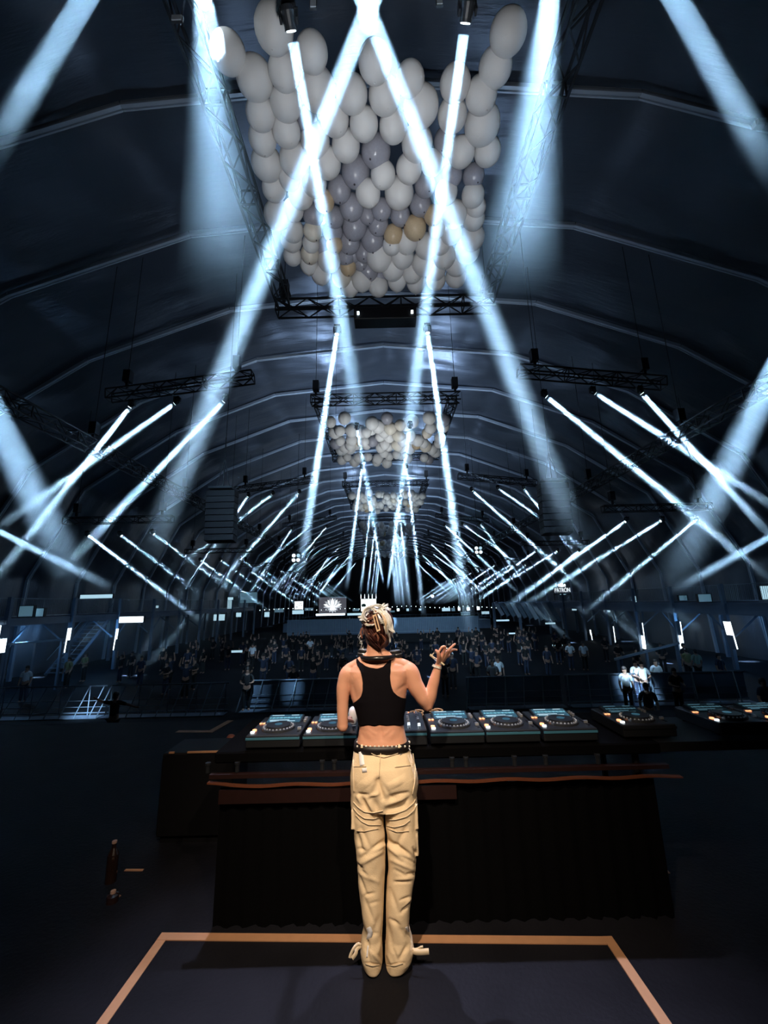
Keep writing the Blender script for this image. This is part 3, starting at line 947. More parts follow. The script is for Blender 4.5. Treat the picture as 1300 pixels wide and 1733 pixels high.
# ================================================================== balconies
def balcony(sx, xf, y0, y1, yp0, label, deckz, beamz):
    t = empty('balcony', (xf, y0, 0), label, 'balcony')
    xb = sx * 25.0 + X0
    W = abs(xb - xf); L = y1 - y0
    bm = bmesh.new(); box(bm, (sx * W / 2, L / 2, deckz - .06), (W, L, .12)); obj('deck', bm, M['deck'], t)
    bm = bmesh.new(); box(bm, (0, L / 2, (deckz - .1 + beamz) / 2), (.12, L, deckz - .1 - beamz)); box(bm, (-sx * .03, L / 2, beamz + .03), (.22, L, .05)); box(bm, (-sx * .03, L / 2, deckz - .1), (.22, L, .05)); obj('edge_beam', bm, M['deck'], t)
    y = yp0
    k = 0
    while y < y1:
        yy = y - y0
        if yy > 0:
            bm = bmesh.new(); box(bm, (-sx * .12, yy, (HF + deckz + 1.15) / 2), (.2, .2, deckz + 1.15 - HF)); obj('post', bm, M['deck'], t)
            bm = bmesh.new(); box(bm, (sx * (W - .6), yy, (HF + deckz) / 2), (.2, .2, deckz - HF - .1)); obj('rear_post', bm, M['deck'], t)
            if k < 8:
                bm = bmesh.new(); bar(bm, (0, yy + .1, beamz - 1.4), (0, yy + 1.5, beamz), .09); bar(bm, (sx * .2, yy, beamz - 1.3), (sx * 1.9, yy, beamz), .08); obj('knee_brace', bm, M['deck'], t)
        # railing panel to the next post
        bm = bmesh.new()
        ya, yb = max(yy, 0), min(yy + BAY, L)
        if yb > ya + .2:
            for z in (deckz + .1, deckz + 1.08): bar(bm, (0, ya + .1, z), (0, yb - .1, z), .035, n=4)
            nb = int((yb - ya) / (.13 if k < 6 else .26))
            for q in range(1, nb):
                yq = ya + (yb - ya) * q / nb
                bar(bm, (0, yq, deckz + .1), (0, yq, deckz + 1.08), .014 if k < 6 else .03)
            bar(bm, (0, (ya + yb) / 2, deckz), (0, (ya + yb) / 2, deckz + 1.1), .03)
            o = obj('railing', bm, M['steel'], t); o['kind'] = 'stuff'
        y += BAY; k += 1
    return t


LD, RD = 1.25, 1.18
balcony(-1, -20.75, 14, 66, 18.1 - BAY, 'left balcony on steel posts with a barred railing', LD, .82)
balcony(1, 21.3, 14, 58, 21.55 - 2 * BAY, 'right balcony on steel posts with a barred railing', RD, .42)


def strip(px0, px1, D, w, label, D1=None):  # glowing bar painted in for spotlight falling on a post
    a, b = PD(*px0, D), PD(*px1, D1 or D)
    t = empty('painted_spot_patch', a, label, 'painted light patch', 'painted spotlight patches on the balcony posts')
    bm = bmesh.new(); bar(bm, (0, 0, 0), b - a, w, .05); obj('tube', bm, M['strip'], t)  # glowing bar standing in for spotlight on the post
    bm = bmesh.new(); bar(bm, Vector((0, .06, 0.03)), b - a + Vector((0, .06, -0.03)), w * 1.1, .05); obj('housing', bm, M['deck'], t)  # made-up backing behind the glowing patch


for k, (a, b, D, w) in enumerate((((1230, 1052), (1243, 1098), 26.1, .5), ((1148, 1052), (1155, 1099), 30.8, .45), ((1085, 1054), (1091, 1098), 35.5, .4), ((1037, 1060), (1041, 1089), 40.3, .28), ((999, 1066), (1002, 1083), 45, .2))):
    strip(a, b, D, w, 'tall patch of painted spotlight on a right balcony post, %s from the right edge' % ORD[k].replace('nearest', 'first'))
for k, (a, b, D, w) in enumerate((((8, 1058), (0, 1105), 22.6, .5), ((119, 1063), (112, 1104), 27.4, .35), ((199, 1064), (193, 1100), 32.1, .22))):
    strip(a, b, D, w, 'tall patch of painted spotlight on a left balcony post, %s from the left edge' % ORD[k].replace('nearest', 'first'))


def panel(name, px0, px1, D, m_, label, cat, dep=.1, frame=True, group=None):
    """an upright lit panel or sign facing the hall, spanning two opposite surveyed corners"""
    a, b = PD(*px0, D), PD(*px1, D)
    c = (a + b) / 2
    w_, h_ = abs(b.x - a.x), abs(b.z - a.z)
    t = empty(name, c, label, cat, group)
    bm = bmesh.new(); box(bm, (0, 0, 0), (w_, dep, h_)); obj('lit_face', bm, m_, t)
    if frame:
        bm = bmesh.new()
        f = max(.04, min(w_, h_) * .05)
        for s_ in (-1, 1):
            box(bm, (0, dep * .2, s_ * (h_ / 2 + f / 2)), (w_ + 2 * f, dep * 1.8, f)); box(bm, (s_ * (w_ / 2 + f / 2), dep * .2, 0), (f, dep * 1.8, h_))
        obj('frame', bm, M['dark'], t)
    return t, w_, h_


panel('flat_lamp', (137, 1007), (191, 1012), 30, M['glow'], 'thin white light panel above the left balcony railing', 'light panel')
panel('flat_lamp', (203, 1044), (243, 1053), 29, M['strip'], 'bright white light panel under the left balcony', 'light panel')
panel('lit_window', (35, 1026), (56, 1043), 23, M['glow2'], 'bright bar window behind the left railing at the far left', 'window')
panel('lit_window', (58, 1030), (74, 1043), 23.4, M['glow2'], 'dim bar window behind the left railing', 'window')
panel('lit_window', (386, 1011), (394, 1030), 58, M['glow'], 'white arched doorway at the end of the left balcony', 'window')
panel('lit_window', (407, 1003), (435, 1020), 62, M['glow2'], 'dim blue screen at the end of the left balcony', 'screen')
panel('lit_window', (1148, 1008), (1163, 1016), 30, M['glow2'], 'small lit counter window behind the right railing', 'window', group='lit windows behind the right railing')
panel('lit_window', (1180, 1006), (1204, 1018), 27, M['glow2'], 'wider lit counter window behind the right railing', 'window', group='lit windows behind the right railing')
panel('lit_window', (1070, 1009), (1077, 1019), 36, M['glow'], 'narrow lit window behind the right railing', 'window', group='lit windows behind the right railing')
panel('lit_window', (1284, 992), (1306, 1014), 24.5, M['glow'], 'bright window behind the railing at the far right', 'window', group='lit windows behind the right railing')
for k, (a, b, D) in enumerate((((968, 1029), (976, 1033), 50), ((1004, 1028), (1014, 1031), 45), ((1022, 1029), (1033, 1036), 42), ((930, 1040), (937, 1050), 54), ((923, 1054), (940, 1056), 54), ((335, 1036), (350, 1040), 60), ((362, 1040), (380, 1050), 60), ((400, 1037), (408, 1044), 62), ((262, 1025), (268, 1029), 40), ((392, 1101), (410, 1104), 32), ((935, 1091), (955, 1093), 33), ((860, 1071), (872, 1073), 40), ((840, 1049), (862, 1051), 56))):
    panel('small_light', a, b, D, M['glow'], 'small white light glimmering at the %s of the hall, %s' % ('left' if a[0] < 600 else 'right', NTH[k]) + ' of these lights', 'light', .05, False, 'small lights over the crowd')

# stairs under the left balcony
t = empty('staircase', (-23.0, 30, HF), 'steel staircase glimpsed under the left balcony', 'staircase')
for k in range(14):
    bm = bmesh.new(); box(bm, (0, k * .29, .18 + k * .27), (1.3, .3, .05)); obj('step', bm, M['steel'], t)
for sx in (-.68, .68):
    bm = bmesh.new(); bar(bm, (sx, -.2, .05), (sx, 14 * .29, 14 * .27 + .05), .06, .25); obj('stringer', bm, M['deck'], t)
    bm = bmesh.new(); bar(bm, (sx, -.2, 1.05), (sx, 14 * .29, 14 * .27 + 1.05), .04); obj('handrail', bm, M['steel'], t)
# long sloping ramps catching light
def ramp(p, q, D0, D1, w_, label):
    a, b = PD(*p, D0), PD(*q, D1)
    t = empty('ramp', a, label, 'ramp')
    bm = bmesh.new(); bar(bm, (0, 0, 0), b - a, w_, .10); obj('walkway', bm, M['steel'], t)
    d = b - a
    for f in (.05, .5, .95):
        pz = a + d * f
        bm = bmesh.new(); bar(bm, d * f, Vector((d.x * f, d.y * f, HF - a.z)), .12); obj('support', bm, M['deck'], t)


ramp((1040, 1116), (1150, 1088), 24, 22.5, .35, 'pale sloping walkway edge under the right balcony')
ramp((8, 1091), (110, 1082), 23, 25, .3, 'pale sloping walkway edge under the left balcony')
for k, (x_, y_, z_) in enumerate(((19, 21, -1.0), (19, 30, -1), (-18, 24, -.8), (-18, 31, -.8))):
    point('under_balcony_lamp', (x_ * 1.15, y_, z_ + .9), 90, (.18, .5, 1.0), .3)
spot('walkway_lamp', (9, 14, 8), tuple(PD(1100, 1100, 23.3)), 1500, 12, .5, ICE, .1)

# ================================================================== middle and far end of the hall
# platform railing across the hall
a, b = PD(487, 1050, 48), PD(812, 1066, 48)
t = empty('platform', (a.x, 48, HF), 'ribbed pale railing of the platform across the middle of the hall', 'platform')
W_ = b.x - a.x; ztop = a.z - HF; zb = b.z - HF
bm = bmesh.new(); box(bm, (W_ / 2, 2.5, zb - .1), (W_, 5, .2)); obj('deck', bm, M['deck'], t)
bm = bmesh.new(); box(bm, (W_ / 2, .05, zb / 2 - .1), (W_, .05, zb - .2)); obj('front_panel', bm, M['black'], t)
bm = bmesh.new()
for k in range(int(W_ / .17)): box(bm, (k * .17, 0, (ztop + zb) / 2), (.07, .05, ztop - zb))
o = obj('slat', bm, M['steel'], t); o['kind'] = 'stuff'
bm = bmesh.new(); box(bm, (W_ / 2, 0, ztop), (W_, .12, .06)); box(bm, (W_ / 2, 0, zb), (W_, .12, .08)); obj('rail', bm, M['steel'], t)
bm = bmesh.new(); box(bm, (W_ / 2, .08, (ztop + zb) / 2), (W_, .03, ztop - zb - .1)); obj('backing', bm, M['deck'], t)
spot('platform_lamp', (0, 30, 9), (0, 48, -.5), 2500, 50, .9, ICE, .2)
for k, x in enumerate((484, 600, 690, 722, 745)):
    p = PD(x, 1068 if k else 1060, 47.6)
# dark riser beyond
a, b = PD(480, 1034, 68), PD(830, 1048, 68)
t = empty('bar_riser', (a.x, 68, HF), 'dark raised floor at the far end carrying the bars', 'platform')
bm = bmesh.new(); box(bm, ((b.x - a.x) / 2, 6, (b.z - HF) / 2), (b.x - a.x, 12, b.z - HF)); obj('riser_block', bm, M['deck'], t)
bm = bmesh.new()
for z_ in (.5, 1.0): bar(bm, (0, 0, b.z - HF + z_), (b.x - a.x, 0, b.z - HF + z_), .05)
for k in range(40): bar(bm, ((b.x - a.x) * k / 39, 0, b.z - HF), ((b.x - a.x) * k / 39, 0, b.z - HF + 1.0), .04)
obj('handrail', bm, M['deck'], t)
RZ = b.z
# signs
t, w_, h_ = panel('square_sign', (499, 1018), (513, 1031), 76, mat('sign_white', (1, 1, 1), .4, emit=(.85, .93, .95), estr=1.5), 'white square bar sign with dark scrollwork left of the lotus screen', 'sign')
bm = bmesh.new()
for k in range(9):
    a0 = k * .7
    ball(bm, (w_ * .3 * math.cos(a0), -.08, h_ * .28 * math.sin(a0 * 1.3)), w_ * .07, 8, 5, (1, .2, .6))
obj('scrollwork', bm, M['black'], t)
t, w_, h_ = panel('bar_counter', (495, 1033), (514, 1039), 74, M['glow'], 'lit bar counter under the white square sign', 'bar')
# lotus screen
a, b = PD(540, 1011, 78), PD(586, 1038, 78)
t = empty('lotus_screen', (a + b) / 2, 'dark screen filled by a pale lotus flower of lit petals', 'screen')
w_, h_ = b.x - a.x, a.z - b.z
bm = bmesh.new(); box(bm, (0, .1, 0), (w_, .12, h_)); obj('panel', bm, mat('screen_grey', (.1, .1, .12), .5, emit=(.3, .3, .36), estr=.2), t)
MP = mat('lit_petal', (1, 1, 1), .4, emit=(.93, .97, .92), estr=1.25)
MPd = mat('dim_petal', (1, 1, 1), .4, emit=(.6, .62, .66), estr=.6)
def petal(cx, cz, L, ang, wd, m_, y):
    bm = bmesh.new()
    pts = []
    for s_ in (1, -1):
        for k in range(9):
            u = k / 8 if s_ > 0 else 1 - k / 8
            wv = s_ * wd * math.sin(math.pi * u ** .8) * .5
            x, z = wv, u * L
            pts.append((cx + x * math.cos(ang) + z * math.sin(ang), cz - x * math.sin(ang) + z * math.cos(ang)))
    pts = pts[:9] + pts[10:17]
    vs = [bm.verts.new((p[0], y, p[1])) for p in pts]; vb = [bm.verts.new((p[0], y + .05, p[1])) for p in pts]
    bm.faces.new(vs); bm.faces.new(vb[::-1])
    for k in range(len(vs)): bm.faces.new((vs[k], vs[(k + 1) % len(vs)], vb[(k + 1) % len(vs)], vb[k]))
    obj('petal', bm, m_, t)
for k, an in enumerate((-95, 95, -78, 78, -58, 58, -38, 38, -20, 20, 0)):
    petal(0, -h_ * .06, h_ * (.5 if abs(an) < 50 else .58), rad(an), h_ * .2, MP if k % 4 > 1 or an == 0 else MPd, .0 - k * .012)
for an in (-150, 150, -125, 125, 180):
    petal(0, -h_ * .08, h_ * .4, rad(an), h_ * .17, MPd, -.02)
panel('bar_counter', (535, 1039), (584, 1041), 74, M['strip'], 'long bright bar counter under the lotus screen', 'bar')
panel('bar_counter', (588, 1038), (612, 1041), 74, M['glow'], 'bright bar counter between the lotus screen and the spiked sign', 'bar')
# spiked sign
t, w_, h_ = panel('spiked_sign', (611, 1014), (637, 1034), 72, mat('sign_white2', (1, 1, 1), .4, emit=(.85, .95, .9), estr=1.6), 'white round topped sign with five spikes behind the performer head', 'sign')
bm = bmesh.new()
for k in range(5): bar(bm, ((-.5 + k * .25) * w_, 0, h_ / 2), ((-.5 + k * .25) * w_, 0, h_ / 2 + .85), .07, n=6, r1=.01)
obj('spike', bm, M['white_lamp'], t)
bm = bmesh.new(); ball(bm, (-w_ * .32, -.06, -h_ * .02), .4, 14, 8, (1, .15, .75)); ball(bm, (w_ * .1, -.06, -h_ * .2), .25, 10, 6, (1.5, .15, .4)); obj('dark_mark', bm, mat('mark_grey', (.05, .12, .1), .5), t)
# string lights
t = empty('string_lights', PD(440, 1030, 70), 'long string of tiny bulbs across the far end', 'string lights')
o0 = Vector(t.location); bm = bmesh.new(); bm2 = bmesh.new(); prev = None
for k in range(101):
    x = 440 + 4.0 * k
    yv = 1029 - 3.2 * (1 - abs(((x - 440) % 100) / 50 - 1)) + (3 if x < 610 else -1)
    p = PD(x, yv, 70) - o0
    if prev is not None: bar(bm2, prev, p, .02)
    prev = p
    if k % 2 == 0: ball(bm, p + Vector((0, 0, -.07)), .06, 6, 4)
obj('wire', bm2, M['black'], t); o = obj('bulb', bm, M['white_lamp'], t); o['kind'] = 'stuff'
booths = []
for k, (a, b, mm) in enumerate((((672, 1030), (676, 1034), 'strip'), ((688, 1030), (692, 1034), 'glow'), ((709, 1030), (713, 1033), 'glow'), ((748, 1029), (762, 1034), 'glow'), ((764, 1029), (770, 1034), 'glow2'), ((775, 1028), (779, 1033), 'strip'), ((790, 1028), (795, 1033), 'strip'), ((807, 1027), (812, 1032), 'strip'), ((815, 1035), (828, 1039), 'glow'), ((780, 1036), (796, 1041), 'glow2'), ((694, 1046), (704, 1047), 'strip'), ((516, 1029), (530, 1033), 'glow2'), ((597, 1030), (608, 1034), 'glow2'), ((640, 1034), (668, 1036), 'glow2'), ((465, 1030), (480, 1036), 'glow2'), ((448, 1036), (456, 1044), 'glow'))):
    t, _, _ = panel('lit_booth', a, b, 72, M[mm], 'x', 'window', .08, True, 'lit booths at the far end'); booths.append(t)
for j, o in enumerate(sorted(booths, key=lambda o: o.location.x)): o['label'] = 'small lit booth window at the far end, %s from the left' % NTH[j]
t = empty('far_lamp', PD(732, 1009, 66), 'single glaring round lamp hanging right of centre at the far end', 'lamp')
bm = bmesh.new(); ball(bm, (0, 0, 0), .22, 12, 8); obj('bulb', bm, M['lens'], t)
bm = bmesh.new(); box(bm, (0, .2, .1), (.5, .3, .5)); bar(bm, (0, .2, .3), (0, .2, 12), .03); obj('housing', bm, M['dark'], t)
for px, D, mm in (((501, 944), 36, 'lens'), ((810, 931), 40, 'lens')):
    c = PD(*px, D)
    t = empty('blinder_lamp', c, 'square blinding lamp hanging at the %s of the tunnel' % ('left' if px[0] < 600 else 'right'), 'lamp')
    bm = bmesh.new(); box(bm, (0, .1, 0), (.9, .15, .9)); obj('housing', bm, M['dark'], t)
    for i in (-1, 1):
        for j in (-1, 1):
            bm = bmesh.new(); disc(bm, (0, 0, 0), .15, .06, 12); o = obj('lamp_cell', bm, M['lens'] if (i, j) != (1, 1) else M['glow'], t, (i * .2, 0, j * .2)); o.rotation_euler = (rad(90), 0, 0)
    bm = bmesh.new(); bar(bm, (0, .1, .4), (0, .1, roof_z(c.x) - c.z - .4), .03); obj('cable', bm, M['truss'], t)
# slanting fins, right
t = empty('slanted_screen', PD(838, 1020, 62), 'row of slanting pale fins beyond the right balcony', 'screen')
o0 = Vector(t.location)
for k in range(11):
    p, q = PD(838 + 9.0 * k, 1019, 62 - k * 1.0) - o0, PD(851 + 9.6 * k, 1041 + k * 1.1, 62 - k * 1.0) - o0
    bm = bmesh.new(); bar(bm, p, q, .28, .5); obj('fin', bm, M['steel'] if k % 3 else M['alu'], t)
bm = bmesh.new(); bar(bm, Vector((0, 0, 0)), PD(930, 1018, 52) - o0, .15); obj('top_rail', bm, M['deck'], t)
pf = PD(880, 1045, 57) - o0
bm = bmesh.new(); bar(bm, Vector((pf.x, pf.y, pf.z)), Vector((pf.x, pf.y, HF - o0.z)), .3); obj('support', bm, M['deck'], t)
bm = bmesh.new(); bar(bm, Vector((-.3, 0, 0)), Vector((-.3, 0, HF - o0.z)), .3); obj('support', bm, M['deck'], t)
spot('fin_lamp', (8, 44, 6), tuple(PD(885, 1030, 57)), 2500, 22, .6, ICE, .1)

# lettered sign on the right balcony
def text_mesh(s, size, ext=.03):
    c = bpy.data.curves.new('txt', 'FONT'); c.body = s; c.size = size; c.extrude = ext; c.align_x = 'CENTER'; c.align_y = 'CENTER'
    o = bpy.data.objects.new('txt', c); COL.objects.link(o)
    bpy.context.view_layer.update()
    me = bpy.data.meshes.new_from_object(o.evaluated_get(bpy.context.evaluated_depsgraph_get()))
    bpy.data.objects.remove(o)
    return me


sc_ = PD(952, 999, 52)
t = empty('lettered_sign', sc_, 'glowing white sign lettered PATRÓN with a small crown above', 'sign')
me = text_mesh('PATRÓN', .95); me.materials.clear(); me.materials.append(mat('lit_letters', (1, 1, 1), 0.4, emit=(0.85, 0.95, 1.0), estr=1.1))
wv = max(v.co.x for v in me.vertices) - min(v.co.x for v in me.vertices)
tw = PD(965, 999, 52).x - PD(939, 999, 52).x
o = obj('letters', me, None, t); o.rotation_euler = (rad(90), 0, 0); o.scale = (tw / wv, tw / wv * 1.5, 1)
bm = bmesh.new()
for k, (dx, r) in enumerate(((-.35, .13), (0, .2), (.35, .13))): ball(bm, (dx, 0, .62 + (.1 if k == 1 else 0)), r * .8, 10, 6, (1, .3, 1.4))
ball(bm, (0, 0, .50), .26, 10, 6, (1.4, .2, .3)); obj('emblem', bm, M['white_lamp'], t)
bm = bmesh.new(); box(bm, (0, 0, -.5), (.7, .06, .08)); obj('underline', bm, M['glow'], t)
bm = bmesh.new(); bar(bm, (-1, .15, -1.2), (-1, .15, .4), .08); bar(bm, (1, .15, -1.2), (1, .15, .4), .08); box(bm, (0, .15, -.5), (2.2, .05, .1)); obj('frame', bm, M['dark'], t)

# ================================================================== crowd
def skinned(nodes, edges, radii, sub=2, root=0):
    me = bpy.data.meshes.new('sk'); me.from_pydata(nodes, edges, [])
    o = bpy.data.objects.new('sk', me); COL.objects.link(o)
    md = o.modifiers.new('s', 'SKIN'); md.use_smooth_shade = True
    for i, r in enumerate(radii):
        rr = r if isinstance(r, tuple) else (r, r)
        me.skin_vertices[0].data[i].radius = rr
        me.skin_vertices[0].data[i].use_root = (i == root)
    s = o.modifiers.new('u', 'SUBSURF'); s.levels = sub; s.render_levels = sub
    bpy.context.view_layer.update()
    out = bpy.data.meshes.new_from_object(o.evaluated_get(bpy.context.evaluated_depsgraph_get()))
    bpy.data.objects.remove(o)
    return out


POSES = {  # elbow, wrist, hand offsets for (left, right)
    'stand': [(-.25, .0, 1.12), (-.24, -.10, .88), (-.23, -.13, .80), (.25, .0, 1.12), (.24, -.10, .88), (.23, -.13, .80)],
    'up': [(-.34, -.05, 1.62), (-.28, -.08, 1.88), (-.26, -.09, 1.98), (.26, 0, 1.14), (.22, -.2, 1.0), (.2, -.27, 1.0)],
    'both_up': [(-.33, -.05, 1.60), (-.27, -.08, 1.86), (-.25, -.09, 1.96), (.34, -.05, 1.58), (.3, -.08, 1.84), (.28, -.09, 1.94)],
    'out': [(-.46, -.02, 1.32), (-.70, -.04, 1.24), (-.79, -.05, 1.24), (.46, -.02, 1.44), (.70, -.04, 1.54), (.80, -.05, 1.58)],
    'hold': [(-.27, -.03, 1.14), (-.16, -.26, 1.10), (-.10, -.33, 1.12), (.27, -.03, 1.14), (.16, -.26, 1.12), (.10, -.33, 1.14)],
}
PM = {}


def person_meshes(pose):
    if pose in PM: return PM[pose]
    A = POSES[pose]
    nodes = [(0, 0, .95), (0, 0, 1.12), (0, 0, 1.30), (0, 0, 1.43), (0, -.005, 1.50), (0, -.01, 1.60), (0, -.01, 1.68),
             (-.09, 0, .88), (-.10, -.01, .50), (-.11, .01, .09), (-.12, -.13, .04), (.09, 0, .88), (.10, -.01, .50), (.11, .01, .09), (.12, -.13, .04),
             (-.18, 0, 1.40), A[0], A[1], A[2], (.18, 0, 1.40), A[3], A[4], A[5]]
    edges = [(0, 1), (1, 2), (2, 3), (3, 4), (4, 5), (5, 6), (0, 7), (7, 8), (8, 9), (9, 10), (0, 11), (11, 12), (12, 13), (13, 14), (3, 15), (15, 16), (16, 17), (17, 18), (3, 19), (19, 20), (20, 21), (21, 22)]
    rad_ = [(.15, .11), (.135, .095), (.155, .105), (.11, .08), .055, .092, .075, .085, .06, .042, .04, .085, .06, .042, .04, .065, .045, .032, .036, .065, .045, .032, .036]
    body = skinned(nodes, edges, rad_, 1); body.materials.append(M['skin'])
    sn = [(0, 0, .93), (0, 0, 1.12), (0, 0, 1.30), (0, 0, 1.44), (-.18, 0, 1.40), Vector((-.18, 0, 1.40)).lerp(A[0], .8), (.18, 0, 1.40), Vector((.18, 0, 1.40)).lerp(A[3], .8)]
    shirt = skinned([tuple(v) for v in sn], [(0, 1), (1, 2), (2, 3), (3, 4), (4, 5), (3, 6), (6, 7)], [(.17, .13), (.155, .115), (.175, .125), (.10, .085), .078, .062, .078, .062], 1)
    tr = skinned([(0, 0, .97), (-.09, 0, .86), (-.10, -.01, .50), (-.11, .01, .08), (.09, 0, .86), (.10, -.01, .50), (.11, .01, .08)], [(0, 1), (1, 2), (2, 3), (0, 4), (4, 5), (5, 6)], [(.165, .125), .10, .078, .065, .10, .078, .065], 1)
    bm = bmesh.new(); ball(bm, (0, .015, 1.665), .098, 12, 8, (.95, 1.05, .95)); ball(bm, (0, .05, 1.60), .08, 10, 6)
    hair = bpy.data.meshes.new('hair'); bm.to_mesh(hair); bm.free(); hair.polygons.foreach_set('use_smooth', [True] * len(hair.polygons)); hair.materials.append(M['hair_d'])
    PM[pose] = (body, shirt, tr, hair, {})
    return PM[pose]


def person(p, pose, shirt, trousers, label, group=None, rz=0, s=1.0):
    body, sh, tr, hair, var = person_meshes(pose)
    t = empty('person', p, label, 'person', group, rz=rz)
    t.scale = (s, s, s)
    obj('body', body, None, t)
    for nm, me, c in (('shirt', sh, shirt), ('trousers', tr, trousers)):
        if (nm, c) not in var:
            q = me.copy(); q.materials.clear(); q.materials.append(CLOTH[c]); var[(nm, c)] = q
        obj(nm, var[(nm, c)], None, t)
    obj('hair', hair, None, t)
    return t


def at_head(px, py, h=1.7, floor=HF):
    q = PZ(px, py, floor + h)
    return Vector((q.x, q.y, floor))


PI = math.pi
person(at_head(197, 1173), 'out', 'black', 'black', 'dark silhouette of a person with both arms spread in the pit', rz=PI)
person(PZ(416, 1203, HF), 'hold', 'black', 'black', 'guard in black with a lit head standing at the gap in the barrier', rz=.3, s=1.03)
person(at_head(47, 1128), 'stand', 'white', 'blue', 'person with a lit head behind the far left barrier', rz=.2)
L_ = [((118, 1113), 'stand', 'yellow', 'black', 'person in a dim yellow shirt behind the left barrier'), ((146, 1106), 'hold', 'yellow', 'black', 'second dim yellow shirted person behind the left barrier'),
      ((1160, 1098), 'stand', 'yellow', 'black', 'man in a yellow shirt seen beyond the lit group'), ((1176, 1100), 'stand', 'green', 'black', 'man in a pale green tee at the right seen from the back'),
      ((1074, 1119), 'hold', 'white', 'blue', 'brightly lit person in a white shirt at the left of the lit group'), ((1085, 1121), 'hold', 'white', 'blue', 'brightly lit person in the middle of the lit group'),
      ((1108, 1117), 'stand', 'white', 'grey', 'man in an open white jacket and grey shorts walking in the light'), ((1056, 1130), 'stand', 'white', 'black', 'person half lit at the left edge of the lit group'),
      ((1093, 1158), 'stand', 'black', 'black', 'dark head and shoulders in front of the lit group'), ((1140, 1132), 'hold', 'black', 'black', 'tall dark figure at the right of the lit group'),
      ((833, 1118), 'hold', 'white', 'black', 'lit person in white left of the pair in the pit'), ((842, 1112), 'stand', 'white', 'black', 'lit person in white right of the pair in the pit'),
      ((963, 1087), 'hold', 'white', 'blue', 'person in a pale shirt dancing right of centre'), ((986, 1087), 'stand', 'white', 'black', 'person in a pale jacket pointing right of centre'),
      ((878, 1072), 'hold', 'blue', 'white', 'far dancer in white trousers'), ((886, 1072), 'up', 'blue', 'black', 'far dancer beside the one in white trousers'),
      ((784, 1083), 'both_up', 'black', 'black', 'silhouette against the blue beam foot, left'), ((801, 1084), 'stand', 'black', 'black', 'silhouette against the blue beam foot, right'),
      ((428, 1090), 'stand', 'white', 'black', 'lit person in the left middle of the crowd'), ((525, 1080), 'hold', 'white', 'black', 'lit person left of the performer in the crowd'),
      ((1290, 1150), 'stand', 'blue', 'black', 'dim person at the far right edge')]
for (px, pose, a, b, lab) in L_:
    p = at_head(*px)
    rz = PI if 'back' in lab or 'beyond' in lab else random.uniform(-.4, .4)
    person(p, pose, a, b, lab, rz=rz)
rnd = random.Random(21)
used = [Vector(o.location) for o in COL.objects if o.name.startswith('person')]
cnt = 0
dark = []
for k in range(900):
    if cnt >= 110: break
    x = rnd.uniform(-17, 17); y = rnd.uniform(20.2, 44)
    if abs(x) < 1.2 and y < 24: continue
    if 6.0 < x < 14.5 and y < 24: continue
    p = Vector((x, y, HF))
    if any((p - u).length < 1.15 for u in used): continue
    used.append(p); cnt += 1
    pose = rnd.choice(['stand', 'stand', 'hold', 'up', 'hold', 'both_up'])
    dark.append(person(p, pose, rnd.choice(['black', 'black', 'black', 'blue']), rnd.choice(['black', 'blue']), 'x', 'crowd in the dark', rz=rnd.uniform(-.6, .6), s=rnd.uniform(.94, 1.05)))
for nm, lo, hi in (('front', 0, 25), ('second', 25, 30), ('third', 30, 36), ('back', 36, 99)):
    for j, o in enumerate(sorted([o for o in dark if lo <= o.location.y < hi], key=lambda o: o.location.x / o.location.y)):
        o['label'] = 'dim figure in dark clothes, %s from the left in the %s depth of crowd' % (NTH[j], nm)
pp = PD(590, 1071, 47.2)
person(Vector((pp.x, 48.8, HF + zb)), 'stand', 'black', 'black', 'tiny silhouette standing on the platform left of the woman', rz=0)

# pools of light on the pit and crowd
spot('pit_pool_lamp', (-9, 14.5, 9.5), tuple(PZ(192, 1192, HF)), 14000, 6.0, .3, ICE, .05)
spot('pit_pool_lamp', (-4, 15, 9.5), tuple(PZ(425, 1198, HF)), 8000, 6.0, .4, ICE, .05)
spot('pit_pool_lamp', (-3, 10, 8.5), tuple(PD(495, 1162, 19.3)), 9000, 3.6, .2, ICE, .05)
spot('crowd_pool_lamp', (7.5, 11.5, 8.5), tuple(PD(1092, 1140, 20.5)), 14000, 6.5, .4, ICE, .05)
spot('crowd_pool_lamp', (5, 14, 8.5), tuple(PD(838, 1130, 20.8)), 6000, 4.5, .5, ICE, .05)
spot('crowd_pool_lamp', (8, 20, 8.5), tuple(PD(975, 1100, 25.0)), 3500, 8, .6, ICE, .05)
spot('crowd_pool_lamp', (6, 22, 8.5), tuple(PD(882, 1080, 31.0)), 4000, 5, .6, ICE, .05)
spot('crowd_pool_lamp', (-6, 22, 8.5), tuple(PD(470, 1085, 33.0)), 5000, 9, .6, ICE, .05)
spot('crowd_pool_lamp', (-13, 14, 7.5), tuple(PD(47, 1135, 20.5)), 700, 5, .6, ICE, .05)

